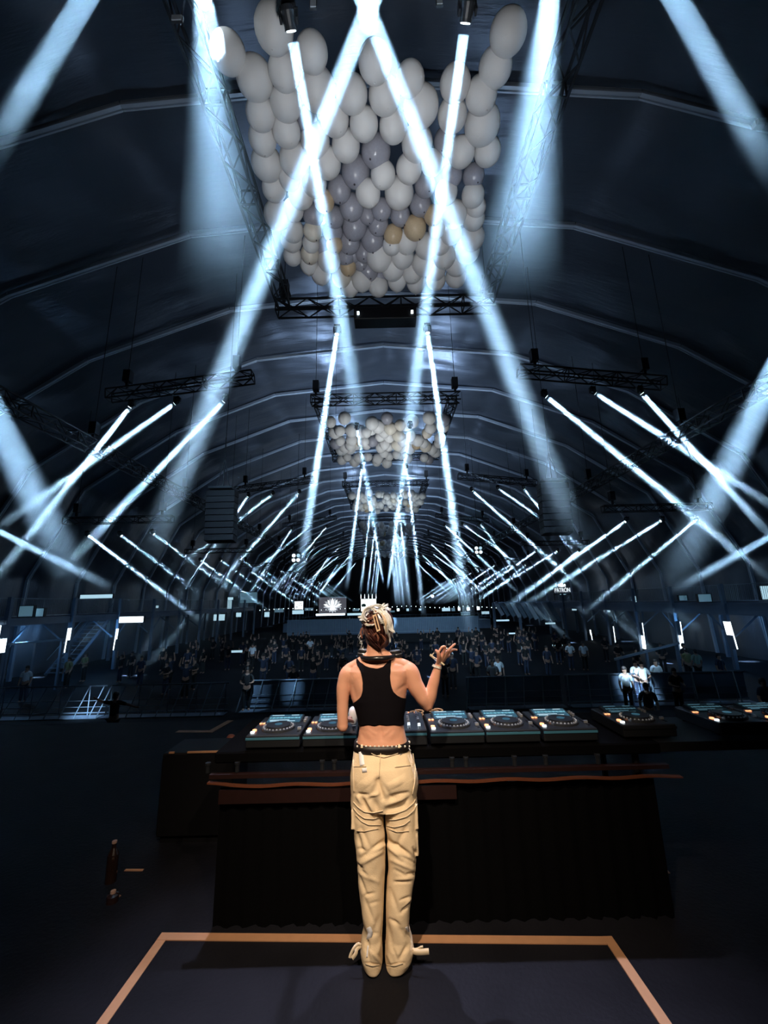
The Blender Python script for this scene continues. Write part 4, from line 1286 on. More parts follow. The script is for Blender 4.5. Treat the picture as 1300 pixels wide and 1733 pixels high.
# ================================================================== the performer
import numpy as np
from mathutils.bvhtree import BVHTree
M['skin2'] = mat('lit_skin', (0.72, 0.36, 0.24), 0.42, spec=0.4, sss=0.12, bump=0.05, bscale=90, var=0.06, vscale=14)
M['pants'] = mat('cream_cotton', (0.93, 0.72, 0.48), 0.9, spec=0.1, bump=0.12, bscale=180, var=0.05, vscale=9)
M['pants_seam'] = mat('cream_seam', (0.86, 0.70, 0.50), 0.8, spec=0.2)
M['satin'] = mat('plain_white_gloss', (0.93, 0.92, 0.98), 0.3, spec=0.6)
M['top'] = mat('black_jersey', (0.005, 0.004, 0.006), 0.85, spec=0.08)
M['leather'] = mat('black_leather', (0.010, 0.007, 0.008), 0.5)
M['stud'] = mat('silver_stud', (0.9, 0.85, 0.76), 0.25, 0.3)
M['blonde'] = mat('platinum_hair', (0.95, 0.90, 0.84), 0.4, spec=0.5, var=0.15, vscale=40)
M['brown'+'h'] = mat('dark_brown_hair', (0.05, 0.014, 0.012), 0.4, spec=0.5, var=0.4, vscale=40)
M['mid'] = mat('copper_hair', (0.30, 0.12, 0.08), 0.4, spec=0.5, var=0.3, vscale=40)
M['clip'] = mat('beige_clip', (0.85, 0.60, 0.38), 0.35)
M['hp'] = mat('headphone_black', (0.012, 0.012, 0.014), 0.25)
M['hp_s'] = mat('headphone_silver', (0.6, 0.6, 0.62), 0.25, 0.8)

PY = 2.40
her = empty('person', (0, PY, 0), 'woman seen from behind in black racerback top and cream cargo trousers, right hand raised', 'person')
HO = Vector((0, PY, 0))


def loft(bm, rings, n=48, cap=True):
    """rings: (cx, cy, cz, rx, ry[, exponent])"""
    prev = None
    first = None
    for r in rings:
        cx, cy, cz, rx, ry = r[:5]
        e = r[5] if len(r) > 5 else 2.0
        cur = []
        for k in range(n):
            a = 2 * math.pi * k / n
            c, s = math.cos(a), math.sin(a)
            cur.append(bm.verts.new((cx + rx * math.copysign(abs(c) ** (2 / e), c), cy + ry * math.copysign(abs(s) ** (2 / e), s), cz)))
        if prev:
            for k in range(n): bm.faces.new((prev[k], prev[(k + 1) % n], cur[(k + 1) % n], cur[k]))
        else: first = cur
        prev = cur
    if cap:
        bm.faces.new(first[::-1]); bm.faces.new(prev)


def tube(bm, pts, radii, n=16, flat=1.0):
    """a smooth tapering tube through points, with round ends"""
    P = [Vector(p) for p in pts]
    fine, fr = [], []
    for i in range(len(P) - 1):
        p0, p1, p2, p3 = P[max(0, i - 1)], P[i], P[i + 1], P[min(len(P) - 1, i + 2)]
        m = max(2, int((p2 - p1).length / 0.008)) if len(P) < 14 else 2
        m = min(m, 12)
        for k in range(m):
            t = k / m
            fine.append(0.5 * ((2 * p1) + (p2 - p0) * t + (2 * p0 - 5 * p1 + 4 * p2 - p3) * t * t + (3 * p1 - p0 - 3 * p2 + p3) * t ** 3))
            fr.append(radii[i] + (radii[i + 1] - radii[i]) * (3 * t * t - 2 * t ** 3))
    fine.append(P[-1]); fr.append(radii[-1])
    d0 = (fine[0] - fine[1]).normalized(); d1 = (fine[-1] - fine[-2]).normalized()
    pre = [(fine[0] + d0 * fr[0] * q, fr[0] * math.sqrt(max(0.02, 1 - q * q))) for q in (.97, .75, .4)]
    post = [(fine[-1] + d1 * fr[-1] * q, fr[-1] * math.sqrt(max(0.02, 1 - q * q))) for q in (.4, .75, .97)]
    fine = [p for p, _ in pre] + fine + [p for p, _ in post]
    fr = [r for _, r in pre] + fr + [r for _, r in post]
    prev = None
    u = None
    for i, p in enumerate(fine):
        t = (fine[min(i + 1, len(fine) - 1)] - fine[max(i - 1, 0)]).normalized()
        if u is None:
            u = t.orthogonal().normalized()
        u = (u - t * u.dot(t)).normalized()
        v = t.cross(u)
        cur = [bm.verts.new(p + (u * math.cos(2 * math.pi * k / n) + v * math.sin(2 * math.pi * k / n) * flat) * fr[i]) for k in range(n)]
        if prev:
            for k in range(n): bm.faces.new((prev[k], prev[(k + 1) % n], cur[(k + 1) % n], cur[k]))
        else: bm.faces.new(cur[::-1])
        prev = cur
    bm.faces.new(prev)


def remesh(bm, voxel, smooth=4, fac=0.5):
    bmesh.ops.recalc_face_normals(bm, faces=bm.faces)
    me = bpy.data.meshes.new('r'); bm.to_mesh(me); bm.free()
    o = bpy.data.objects.new('r', me); COL.objects.link(o)
    md = o.modifiers.new('r', 'REMESH'); md.mode = 'VOXEL'; md.voxel_size = voxel; md.use_smooth_shade = True
    s = o.modifiers.new('s', 'SMOOTH'); s.factor = fac; s.iterations = smooth
    bpy.context.view_layer.update()
    out = bpy.data.meshes.new_from_object(o.evaluated_get(bpy.context.evaluated_depsgraph_get()))
    bpy.data.objects.remove(o)
    return out


def project(co):
    """survey pixel of world points (n,3)"""
    x, y, z = co[:, 0], co[:, 1], co[:, 2] - 1.7
    cp, sp = math.cos(PITCH), math.sin(PITCH)
    zc = y * cp + z * sp
    v = (-y * sp + z * cp) / zc
    u = x / zc
    c, s = math.cos(ROLL), math.sin(ROLL)
    u2, v2 = c * u - s * v, s * u + c * v
    return CX + F * u2, CY - F * v2


def sculpt(me, strokes, backonly=True, gain=1.0):
    """push (+, mm) or carve (-) along strokes drawn on the back: (x0,y0,x1,y1,width px,mm)"""
    n = len(me.vertices)
    co = np.empty(n * 3); me.vertices.foreach_get('co', co); co = co.reshape(-1, 3)
    no = np.empty(n * 3); me.vertices.foreach_get('normal', no); no = no.reshape(-1, 3)
    px, py = project(co)
    back = np.clip(-no[:, 1] * 2.0 + 0.3, 0, 1) if backonly else np.ones(n)
    d = np.zeros(n)
    for st in strokes:
        x0, y0, x1, y1, w_, mm = st[:6]
        dx, dy = x1 - x0, y1 - y0
        L2 = dx * dx + dy * dy + 1e-6
        t = np.clip(((px - x0) * dx + (py - y0) * dy) / L2, 0, 1)
        dist = np.hypot(px - x0 - t * dx, py - y0 - t * dy)
        taper = 1 - 0.5 * np.abs(2 * t - 1) ** 2
        d += mm * 0.001 * gain * taper * np.exp(-(dist / w_) ** 2)
    co += no * (d * back)[:, None]
    me.vertices.foreach_set('co', co.ravel()); me.update()


def fold_noise(me, amp, sc, seed=0.0):
    n = len(me.vertices)
    co = np.empty(n * 3); me.vertices.foreach_get('co', co); co = co.reshape(-1, 3)
    no = np.empty(n * 3); me.vertices.foreach_get('normal', no); no = no.reshape(-1, 3)
    d = np.array([noise.noise(Vector((c[0] * sc[0] + seed, c[1] * sc[1], c[2] * sc[2]))) for c in co])
    co += no * (d * amp)[:, None]
    me.vertices.foreach_set('co', co.ravel()); me.update()


def W(x, y, D=PY): return PD(x, y, D)


def finish(name, me, m_, parent=her, off=True):
    me.materials.clear(); me.materials.append(m_)
    me.polygons.foreach_set('use_smooth', [True] * len(me.polygons))
    o = obj(name, me, None, parent)
    if off: o.location = -HO
    return o


def bobj(name, bm, m_, parent=her, smooth=True):
    o = obj(name, bm, m_, parent, None, smooth)
    if parent is her: o.location = -HO
    return o


# ---- body: torso, neck, head, arms and hands as one surface
bm = bmesh.new()
T = [(1090, 622, 650, .048, 2.440), (1104, 619, 653, .050, 2.436), (1114, 613, 660, .056, 2.432), (1119, 604, 672, .062, 2.43), (1125, 592, 688, .070, 2.43), (1134, 586, 695, .078, 2.43), (1146, 587, 694, .088, 2.432), (1160, 590, 691, .094, 2.434),
     (1180, 594, 688, .096, 2.434), (1200, 602, 685, .092, 2.432), (1215, 606, 683, .086, 2.43), (1230, 608, 684, .083, 2.428), (1244, 606, 687, .087, 2.426), (1256, 603, 690, .094, 2.424), (1275, 600, 694, .098, 2.42)]
rings = []
for (y, a, b, ry, cy) in reversed(T):
    A, B = W(a, y, cy), W(b, y, cy)
    rings.append(((A.x + B.x) / 2, cy, (A.z + B.z) / 2, (B.x - A.x) / 2 * .985, ry, 2.35 if y > 1125 else 2.0))
loft(bm, rings, 64)
# head with a face on the far side, turned a little to the left
hc = W(638, 1065, 2.45)
HQ = Matrix.Rotation(rad(14), 3, 'Z') @ Matrix.Rotation(rad(5), 3, 'Y')
def hp(x, y, z): return hc + HQ @ Vector((x, y, z))     # y forward, away from the camera
ball(bm, hp(0, -.012, .022), .088, 24, 16, (.88, 1.06, 1.02), HQ)
ball(bm, hp(0, .030, -.035), .068, 20, 12, (.88, .95, 1.22), HQ)
ball(bm, hp(0, .060, -.085), .030, 14, 8, (1.0, .9, .8), HQ)          # chin
tube(bm, [hp(0, .088, .01), hp(0, .104, -.025), hp(0, .100, -.034)], [.008, .012, .011], 10)   # nose
for s_ in (-1, 1):
    ball(bm, hp(s_ * .030, .078, -.028), .022, 12, 8, (1, .7, .8), HQ)   # cheeks
    ball(bm, hp(s_ * .028, .086, .022), .014, 10, 6, (1.6, .6, .5), HQ)  # brow
    tube(bm, [hp(s_ * .078, .0, .0), hp(s_ * .086, -.008, .020), hp(s_ * .083, -.014, .006), hp(s_ * .078, -.002, -.028)], [.006, .008, .007, .006], 8)   # ears
tube(bm, [hp(-.02, .088, -.056), hp(0, .094, -.054), hp(.02, .088, -.056)], [.005, .007, .005], 8)   # lips
tube(bm, [hp(-.015, .086, -.066), hp(0, .091, -.066), hp(.015, .086, -.066)], [.005, .007, .005], 8)
tube(bm, [W(637, 1122, 2.44), W(636, 1104, 2.445), hp(0, .0, -.04)], [.056, .049, .052], 24)   # neck
# left arm: hanging, bent forward at the elbow, hand on the player
LS, LE = W(590, 1140, 2.43), W(580.5, 1229, 2.405)
tube(bm, [W(604, 1134, 2.44), LS, W(582.0, 1160, 2.42), W(580, 1195, 2.41), LE], [.040, .047, .0385, .0315, .0275], 24)
LW = Vector((-.262, 2.60, 1.03))
tube(bm, [LE, LE.lerp(LW, .25) + Vector((-.004, 0, -.002)), LW], [.0285, .032, .021], 20)
# right arm: raised
RS, RE = W(692, 1136, 2.43), W(724, 1194, 2.42)
RW = W(742, 1125, 2.42)
tube(bm, [W(672, 1132, 2.44), RS, W(703, 1160, 2.42), W(715, 1180, 2.415), RE], [.040, .050, .0455, .040, .030], 24)
tube(bm, [RE, W(728, 1178, 2.42), W(733.5, 1158, 2.42), RW], [.0295, .0355, .0305, .0185], 20)
# trapezius slopes and shoulder blades
tube(bm, [W(642, 1106, 2.43), W(664, 1118, 2.425), W(688, 1128, 2.43)], [.038, .034, .034], 16)
tube(bm, [W(632, 1108, 2.43), W(610, 1122, 2.425), W(592, 1132, 2.43)], [.036, .032, .032], 16)


def hand(wr, palm_c, kn, fing, thumb, side, voxel_bm):
    """wr wrist, kn list of four knuckles, fing list of joint lists, thumb joints"""
    pc = Vector(palm_c)
    for k in kn: tube(voxel_bm, [Vector(wr).lerp(Vector(k), .05), Vector(wr).lerp(Vector(k), .55), Vector(k)], [.015, .0135, .0095], 12)
    for k, f in zip(kn, fing):
        tube(voxel_bm, [Vector(k)] + [Vector(q) for q in f], [.0092, .0082, .0074, .0062][:len(f) + 1], 12)
    tube(voxel_bm, [Vector(wr).lerp(Vector(thumb[0]), .3)] + [Vector(q) for q in thumb], [.014, .0125, .0095, .0072][:len(thumb) + 1], 12)


# right hand: middle, ring fingers stretched up and to the right, index and thumb closed in a ring
D_ = 2.415
kn = [W(750.5, 1103.5, D_ - .022), W(754.5, 1106, D_ - .006), W(756, 1109, D_ + .012), W(755, 1112, D_ + .028)]
fing = [[W(753.5, 1095.0, D_ - .035), W(748, 1095, D_ - .045), W(744.5, 1101, D_ - .045)],
        [W(761, 1098.5, D_ - .010), W(767.2, 1092.3, D_ - .012), W(770.2, 1089.8, D_ - .012)],
        [W(763, 1101.5, D_ + .010), W(768.5, 1099, D_ + .012), W(773, 1100, D_ + .012)],
        [W(760, 1109, D_ + .045), W(759, 1104, D_ + .060), W(755, 1101, D_ + .055)]]
thumb = [W(743, 1111, D_ - .035), W(741.5, 1104.5, D_ - .048), W(738.0, 1100.4, D_ - .044)]
hand(RW, W(749, 1113, D_), kn, fing, thumb, 1, bm)
# left hand resting on the player, fingers forward and slightly curled
lw = LW
kn = [lw + Vector((dx, .078 - abs(dx) * .2, -.012)) for dx in (.026, .009, -.009, -.026)]
fing = [[k + Vector((dx, .036 * s, -.006)), k + Vector((dx * 1.6, .058 * s, -.022)), k + Vector((dx * 2, .068 * s, -.040))] for k, dx, s in zip(kn, (.004, .001, -.002, -.006), (.95, 1.08, 1.0, .8))]
thumb = [lw + Vector((.032, .038, -.016)), lw + Vector((.044, .066, -.028)), lw + Vector((.046, .088, -.040))]
hand(lw, lw, kn, fing, thumb, -1, bm)
body = remesh(bm, .0034, 5, .5)
sculpt(body, [
    (637, 1150, 642, 1225, 4, -5), (643, 1225, 646, 1250, 4, -5), (638, 1118, 638, 1150, 5, -3),
    (606, 1150, 616, 1176, 7, 6), (676, 1146, 668, 1172, 8, 6), (612, 1140, 598, 1148, 6, 3), (668, 1134, 686, 1144, 7, 4),
    (597, 1160, 603, 1186, 4, -4), (687, 1150, 684, 1176, 4, -3), (604, 1186, 616, 1190, 5, 2), (672, 1168, 686, 1160, 3.5, -3),
    (622, 1236, 628, 1250, 5, 4), (668, 1236, 660, 1250, 5, 4), (612, 1240, 616, 1250, 3, -2), (681, 1232, 676, 1248, 3, -2), (650, 1244, 662, 1234, 3, 2.5), (636, 1243, 624, 1234, 3, 2.5)])
body_o = finish('body', body, M['skin2'])
tree = BVHTree.FromPolygons([v.co.copy() for v in body.vertices], [tuple(p.vertices) for p in body.polygons])


# ---- racerback crop top cut from the body's own surface and lifted off it
def interp(x, pts):
    if x <= pts[0][0]: return pts[0][1]
    for (a, b), (c, d) in zip(pts[:-1], pts[1:]):
        if x <= c: return b + (d - b) * (x - a) / (c - a)
    return pts[-1][1]


armL = [(1112, 604), (1124, 603), (1132, 608), (1140, 611), (1155, 613.5), (1170, 613.5), (1178, 611), (1184, 606), (1190, 597), (1193, 585), (1240, 585)]
armR = [(1108, 664), (1120, 662.5), (1135, 661), (1150, 661), (1162, 663), (1170, 666), (1176, 672), (1180, 679), (1182, 690), (1184, 712), (1240, 712)]
neck = [(600, 1112), (604, 1113), (611, 1121), (618, 1126), (627, 1130), (640, 1131), (648, 1128.5), (655, 1121), (661, 1112), (670, 1108)]
n = len(body.vertices)
co = np.empty(n * 3); body.vertices.foreach_get('co', co); co = co.reshape(-1, 3)
px, py = project(co)
armx = np.zeros(n, bool)
keep = np.zeros(n, bool)
for i in range(n):
    x, y, (cx_, cy_, cz_) = px[i], py[i], co[i]
    if y > 1227.5 + .8 * math.sin(x * .3) or y < 1105: continue
    if cz_ < 1.0: continue
    if y > 1183 and (x < interp(y, [(1183, 592), (1200, 600), (1228, 604)]) or x > interp(y, [(1183, 694), (1200, 690), (1228, 690)])): continue
    if cy_ < 2.60 and interp(y, armL) < x < interp(y, armR) and y > interp(x, neck): keep[i] = True
bm = bmesh.new(); bm.from_mesh(body)
bm.verts.ensure_lookup_table()
bmesh.ops.delete(bm, geom=[f for f in bm.faces if not all(keep[v.index] for v in f.verts)], context='FACES')
bmesh.ops.delete(bm, geom=[v for v in bm.verts if not v.link_faces], context='VERTS')
for _ in range(14):
    bd = [v for v in bm.verts if v.is_boundary]
    new = {}
    for v in bd:
        nb = [e.other_vert(v) for e in v.link_edges if e.is_boundary]
        if len(nb) == 2: new[v] = v.co * .4 + (nb[0].co + nb[1].co) * .3
    for v, c in new.items(): v.co = c
bm.normal_update()
for v in bm.verts: v.co += v.normal * .0045
me = bpy.data.meshes.new('top'); bm.to_mesh(me); bm.free()
o = finish('crop_top', me, M['top'])
md = o.modifiers.new('s', 'SOLIDIFY'); md.thickness = .004; md.offset = -1
o['label'] = 'black racerback crop top'

# ---- trousers
OUT = [(1262, 600, 692), (1275, 598.5, 696), (1290, 596.5, 701), (1310, 595, 706), (1325, 595, 707.5), (1342, 595, 706), (1360, 594, 707), (1380, 596, 706.5), (1395, 598, 706), (1410, 600, 707), (1425, 601, 707.5), (1440, 603, 705), (1460, 604, 704.5),
       (1477, 604.6, 704), (1495, 606, 700.6), (1514, 608.7, 697), (1532, 612, 694.7), (1551, 614.5, 693), (1566, 617, 692), (1576, 615.5, 694.5), (1588, 612, 698), (1600, 610, 700), (1612, 611, 698.5), (1624, 615, 692), (1633, 620, 685), (1640, 627, 677)]
GAP = [(1262, 645), (1319, 643), (1351, 650.5), (1397, 651), (1417, 654.5), (1430, 653), (1448, 655), (1478, 654), (1514, 651.7), (1551, 650.8), (1600, 649.5), (1640, 650)]
bm = bmesh.new()
hips = []
for (y, a, b) in OUT[:7]:
    t_ = (y - 1262) / 98
    ry = .098 + .026 * math.sin(min(1, t_ * 1.3) * math.pi * .75)
    cy = 2.424 - .012 * math.sin(t_ * math.pi)
    A, B = W(a, y, cy), W(b, y, cy)
    hips.append(((A.x + B.x) / 2, cy, (A.z + B.z) / 2, (B.x - A.x) / 2, ry, 2.4))
loft(bm, hips[::-1], 72)
ZB = []
for s_ in (-1, 1):
    rg = []
    for (y, a, b) in OUT[4:]:
        g_ = interp(y, GAP)
        t_ = (y - 1325) / 315
        cy = 2.42 - .02 * math.sin(min(1, t_ * 2.2) * math.pi * .5) - .015 * t_
        ry = .104 - .020 * min(1, t_ / .45) + (.012 if y > 1576 else 0) - (0 if y < 1618 else (y - 1618) * .0008)
        A, B = (W(a, y, cy), W(g_ - 1.9, y, cy)) if s_ < 0 else (W(g_ + 1.9, y, cy), W(b, y, cy))
        rg.append(((A.x + B.x) / 2, cy, max(.006, (A.z + B.z) / 2), (B.x - A.x) / 2, ry, 2.25))
    zb = rg[-1][2]
    rg.append((rg[-1][0], rg[-1][1] + .01, .004, rg[-1][3] * .82, rg[-1][4] * .86, 2.2)) if zb > .012 else None
    loft(bm, rg[::-1], 56)
# cargo pockets at the sides
for (x, y0, y1, th) in ((602, 1362, 1393, .008), (699.5, 1352, 1393, .010), (700, 1402, 1437, .008)):
    A, B = W(x, y0, 2.41), W(x, y1, 2.41)
    c = (A + B) / 2
    vs = box(bm, c, (.03 + th, .13, A.z - B.z))
pants = remesh(bm, .0036, 5, .5)
fold_noise(pants, .006, (9, 9, 7), 3.0)
fold_noise(pants, .003, (26, 26, 18), 9.0)
sculpt(pants, [
    # seat
    (640, 1322, 648, 1352, 4.5, -15), (641, 1318, 628, 1352, 5, -6), (643, 1320, 662, 1350, 4, -4),
    (615, 1318, 625, 1330, 16, 7), (668, 1318, 675, 1330, 16, 7), (602, 1344, 622, 1345, 3, -6), (668, 1345, 690, 1341, 3, -6), (658, 1352, 672, 1348, 5, -7),
    (625, 1348, 640, 1344, 3, 5), (612, 1352, 622, 1372, 4, -8), (620, 1350, 634, 1376, 3.4, 7), (604, 1345, 612, 1360, 3, 6), (632, 1353, 640, 1372, 5, -6),
    (654, 1372, 682, 1364, 6, -10), (655, 1362, 690, 1348, 4, 6), (690, 1350, 684, 1368, 4, -5),
    # thighs
    (612, 1402, 624, 1432, 4, -6), (625, 1398, 632, 1428, 6, 3), (688, 1400, 672, 1430, 4, -6), (658, 1402, 666, 1424, 4, 4),
    # knees: star folds pulling in to the gap
    (652, 1422, 612, 1452, 4.0, -9), (654, 1428, 622, 1444, 4, 7), (648, 1440, 610, 1462, 4, 6), (605, 1412, 612, 1440, 3.5, -7), (606, 1437, 618, 1440, 3, -6),
    (655, 1422, 690, 1446, 4.0, -8), (655, 1430, 680, 1452, 4, 7), (670, 1430, 700, 1452, 4, -5), (700, 1436, 706, 1448, 3, -8), (662, 1455, 700, 1472, 3.5, 5), (676, 1448, 704, 1462, 2.8, -4),
    # shins
    (604, 1462, 612, 1470, 3, -7), (608, 1472, 624, 1484, 3, -5), (610, 1478, 640, 1492, 4, 4), (606, 1480, 620, 1514, 3.2, -6), (618, 1516, 632, 1512, 2.8, -5), (616, 1520, 632, 1560, 4, -6), (626, 1530, 640, 1526, 3, -3),
    (668, 1472, 686, 1482, 3, -4), (690, 1480, 702, 1478, 2.6, -7), (668, 1493, 694, 1492, 2.4, -5), (672, 1488, 698, 1486, 3, 4), (678, 1524, 694, 1518, 2.4, -6), (660, 1505, 674, 1545, 4, -5), (680, 1545, 692, 1530, 3, -8), (684, 1536, 695, 1520, 2.5, 5),
    (642, 1552, 632, 1582, 5, -5), (660, 1556, 676, 1566, 3, -5), (668, 1560, 686, 1588, 4, -5), (654, 1558, 664, 1600, 4, -4), (644, 1590, 640, 1612, 3, 4),
    (615, 1574, 624, 1604, 3.6, -7), (620, 1606, 626, 1628, 3, -5), (630, 1582, 640, 1580, 3, -3), (690, 1600, 676, 1626, 4, -9), (684, 1574, 696, 1590, 3, -4), (664, 1604, 672, 1624, 3, -4), (630, 1612, 644, 1630, 3, 4), (655, 1612, 664, 1632, 3, 4),
    (618, 1630, 644, 1634, 2.0, -4), (655, 1634, 684, 1630, 2.0, -4)], gain=1.25)
pants_o = finish('cargo_trousers', pants, M['pants'])
pants_o['label'] = 'loose cream cargo trousers'
ptree = BVHTree.FromPolygons([v.co.copy() for v in pants.vertices], [tuple(p.vertices) for p in pants.polygons])


def on(tr, x, y, lift=.002, fallback=2.38):
    d = unproj(x, y).normalized()
    h = tr.ray_cast(Vector((0, 0, 1.7)), d)
    if h[0] is None:
        return PD(x, y, fallback)
    return h[0] - d * lift


def ribbon(name, pts, w_, m_, tr=None, lift=.003, th=.0025, parent=her, steps=10):
    """thin strap lying on the cloth along surveyed points"""
    tr = tr or ptree
    P = []
    for (x0, y0), (x1, y1) in zip(pts[:-1], pts[1:]):
        for k in range(steps): P.append(on(tr, x0 + (x1 - x0) * k / steps, y0 + (y1 - y0) * k / steps, lift))
    P.append(on(tr, *pts[-1], lift))
    for _ in range(3):
        P = [P[0]] + [(P[i - 1] + P[i] * 2 + P[i + 1]) / 4 for i in range(1, len(P) - 1)] + [P[-1]]
    bm = bmesh.new(); prev = None
    for i, p in enumerate(P):
        t = (P[min(i + 1, len(P) - 1)] - P[max(i - 1, 0)]).normalized()
        nn = Vector((0, -1, .15)); s = t.cross(nn).normalized() * w_ / 2; nn = s.cross(t).normalized()
        if nn.y > 0: nn = -nn
        cur = [bm.verts.new(p - s), bm.verts.new(p + s), bm.verts.new(p + s + nn * th), bm.verts.new(p - s + nn * th)]
        if prev:
            for k in range(4): bm.faces.new((prev[k], prev[(k + 1) % 4], cur[(k + 1) % 4], cur[k]))
        else: bm.faces.new(cur)
        prev = cur
    bm.faces.new(prev)
    return bobj(name, bm, m_, parent if parent else her)


for nm, pts, w_ in (('seam', [(645, 1268), (643, 1290), (641.5, 1316)], .003), ('seam', [(599, 1297), (620, 1297)], .003), ('seam', [(668, 1298), (694, 1295)], .003),
                    ('seam', [(618, 1268), (634, 1278), (650, 1282), (668, 1277), (690, 1268)], .003),
                    ('thigh_strap', [(598, 1357), (606, 1366), (617, 1374), (632, 1375.5), (648, 1372)], .005), ('thigh_strap', [(598, 1367), (606, 1377), (617, 1385), (632, 1386), (648, 1381)], .005), ('thigh_strap', [(602, 1379), (612, 1390), (624, 1396), (645, 1396)], .004),
                    ('thigh_strap', [(653, 1378), (668, 1377), (686, 1371), (700, 1359), (705, 1350)], .005), ('thigh_strap', [(653, 1388), (670, 1387), (688, 1382), (700, 1372), (706, 1360)], .005), ('thigh_strap', [(654, 1397), (668, 1400), (684, 1396), (694, 1388)], .004),
                    ('seam', [(604, 1406), (616, 1407), (640, 1402)], .003), ('seam', [(656, 1402), (672, 1408), (692, 1406)], .003),
                    ('side_seam', [(699, 1275), (703, 1300), (702, 1325), (698, 1345)], .004), ('side_seam', [(598, 1285), (598, 1310), (599, 1340)], .004),
                    ('hem', [(619, 1631), (630, 1634.5), (642, 1633)], .005), ('hem', [(655, 1633), (668, 1634.5), (682, 1630)], .005)):
    ribbon(nm, pts, w_, M['pants_seam'])
for pts, w_ in (([(612, 1272), (614.5, 1295)], .032), ([(676, 1275), (684, 1270), (694, 1268)], .018), ([(613, 1304), (621, 1303)], .02), ([(624, 1569), (627, 1578), (624, 1590)], .022), ([(687, 1569), (690, 1577)], .016), ([(623, 1600), (621, 1620)], .007)):
    ribbon('painted_light_patch', pts, w_, M['satin'], lift=.002, th=.0015)  # slivers of front light on the trousers, put on as white patches

# belt with studs and loops
bm = bmesh.new()
be = []
for (y, a, b) in ((1266.5, 599.6, 693), (1260, 600.2, 692.4), (1253.5, 601, 691.2)):
    A, B = W(a, y, 2.424), W(b, y, 2.424)
    be.append(((A.x + B.x) / 2, 2.424, (A.z + B.z) / 2, (B.x - A.x) / 2 + .004, .1035, 2.35))
loft(bm, be, 96)
blt = bobj('belt', bm, M['leather'])
bm2 = bmesh.new(); loft(bm2, be, 96)
btree = BVHTree.FromBMesh(bm2); bm2.free()
for k in range(13):
    x = 605 + 7.3 * k
    for yy in (1256.4 - .02 * (k - 6) ** 2 * .5, 1263.6 - .02 * (k - 6) ** 2 * .5):
        p = on(btree, x, yy, .001)
        bm = bmesh.new(); ball(bm, p, .0070 if yy < 1260 else .0058, 10, 6, (1, .6, 1))
        o = obj('stud', bm, M['stud'], blt, None, True)
for x in (612.5, 675.5):
    ribbon('belt_loop', [(x, 1254), (x, 1266)], .011, M['pants_seam'], btree, .003, .003)

# shoes under the cuffs and dangling cuff ties
for s_, cx_ in ((-1, 633), (1, 668)):
    q = W(cx_, 1636, 2.36); bm = bmesh.new()
    ball(bm, Vector((q.x, 2.42, .034)), .045, 20, 12, (.95, 2.6, .72)); ball(bm, Vector((q.x + s_ * .006, 2.50, .026)), .04, 16, 10, (1.1, 1.7, .62))
    bmesh.ops.bisect_plane(bm, geom=bm.verts[:] + bm.edges[:] + bm.faces[:], plane_co=(0, 0, .003), plane_no=(0, 0, -1), clear_outer=True)
    bobj('shoe', bm, M['leather'])
def strapfree(pts, w_, name='cuff_tie'):
    P = [Vector(p) for p in pts]
    bm = bmesh.new(); prev = None
    fine = []
    for i in range(len(P) - 1):
        p0, p1, p2, p3 = P[max(0, i - 1)], P[i], P[i + 1], P[min(len(P) - 1, i + 2)]
        for k in range(6):
            t = k / 6; fine.append(.5 * ((2 * p1) + (p2 - p0) * t + (2 * p0 - 5 * p1 + 4 * p2 - p3) * t * t + (3 * p1 - p0 - 3 * p2 + p3) * t ** 3))
    fine.append(P[-1])
    for i, p in enumerate(fine):
        t = (fine[min(i + 1, len(fine) - 1)] - fine[max(i - 1, 0)]).normalized()
        s = t.cross(Vector((0, -1, .3))).normalized() * w_ / 2; nn = s.cross(t).normalized() * .0015
        cur = [bm.verts.new(p - s - nn), bm.verts.new(p + s - nn), bm.verts.new(p + s + nn), bm.verts.new(p - s + nn)]
        if prev:
            for k in range(4): bm.faces.new((prev[k], prev[(k + 1) % 4], cur[(k + 1) % 4], cur[k]))
        prev = cur
    bobj(name, bm, M['pants_seam'])
strapfree([W(611, 1599, 2.34), W(605, 1598, 2.335), W(598, 1606, 2.33), W(593, 1617, 2.33), W(592, 1621, 2.33)], .012)
strapfree([W(611, 1600, 2.34), W(604, 1606, 2.33), W(602, 1614, 2.325), W(596, 1622, 2.325)], .016)
strapfree([W(698, 1607, 2.34), W(706, 1606, 2.335), W(712, 1603, 2.33), W(716, 1602, 2.33)], .008)
strapfree([W(698, 1609, 2.34), W(706, 1611, 2.33), W(714, 1611, 2.325), W(726, 1610, 2.325)], .022)

# bracelets
def bangle(c, ax, r, th, m_, name='bracelet', n_=22):
    q = Vector(ax).to_track_quat('Z', 'Y')
    bm = bmesh.new(); prev = None
    for k in range(n_):
        a0, a1 = 2 * math.pi * k / n_, 2 * math.pi * (k + 1) / n_
        bar(bm, c + q @ Vector((r * math.cos(a0), r * math.sin(a0), 0)), c + q @ Vector((r * math.cos(a1), r * math.sin(a1), 0)), th, n=6)
    bobj(name, bm, m_)
ax = (RW - RE)
bangle(W(739.3, 1129, 2.42), ax, .0235, .0042, M['stud'])
bangle(W(740.0, 1127, 2.42), ax, .0232, .0028, M['stud'])
bangle(W(741.2, 1120.5, 2.42), ax + Vector((.1, 0, 0)), .0225, .003, M['satin'])
bangle(W(742.0, 1118.5, 2.42), ax + Vector((.15, 0, 0)), .0225, .0025, M['pants_seam'])
strapfree([W(745, 1120, 2.40), W(749, 1123, 2.395), W(752, 1125.5, 2.395)], .008, 'bracelet_tag')
strapfree([W(735.5, 1114.5, 2.40), W(731.5, 1111, 2.39), W(728, 1108, 2.385)], .012, 'bracelet_ribbon')
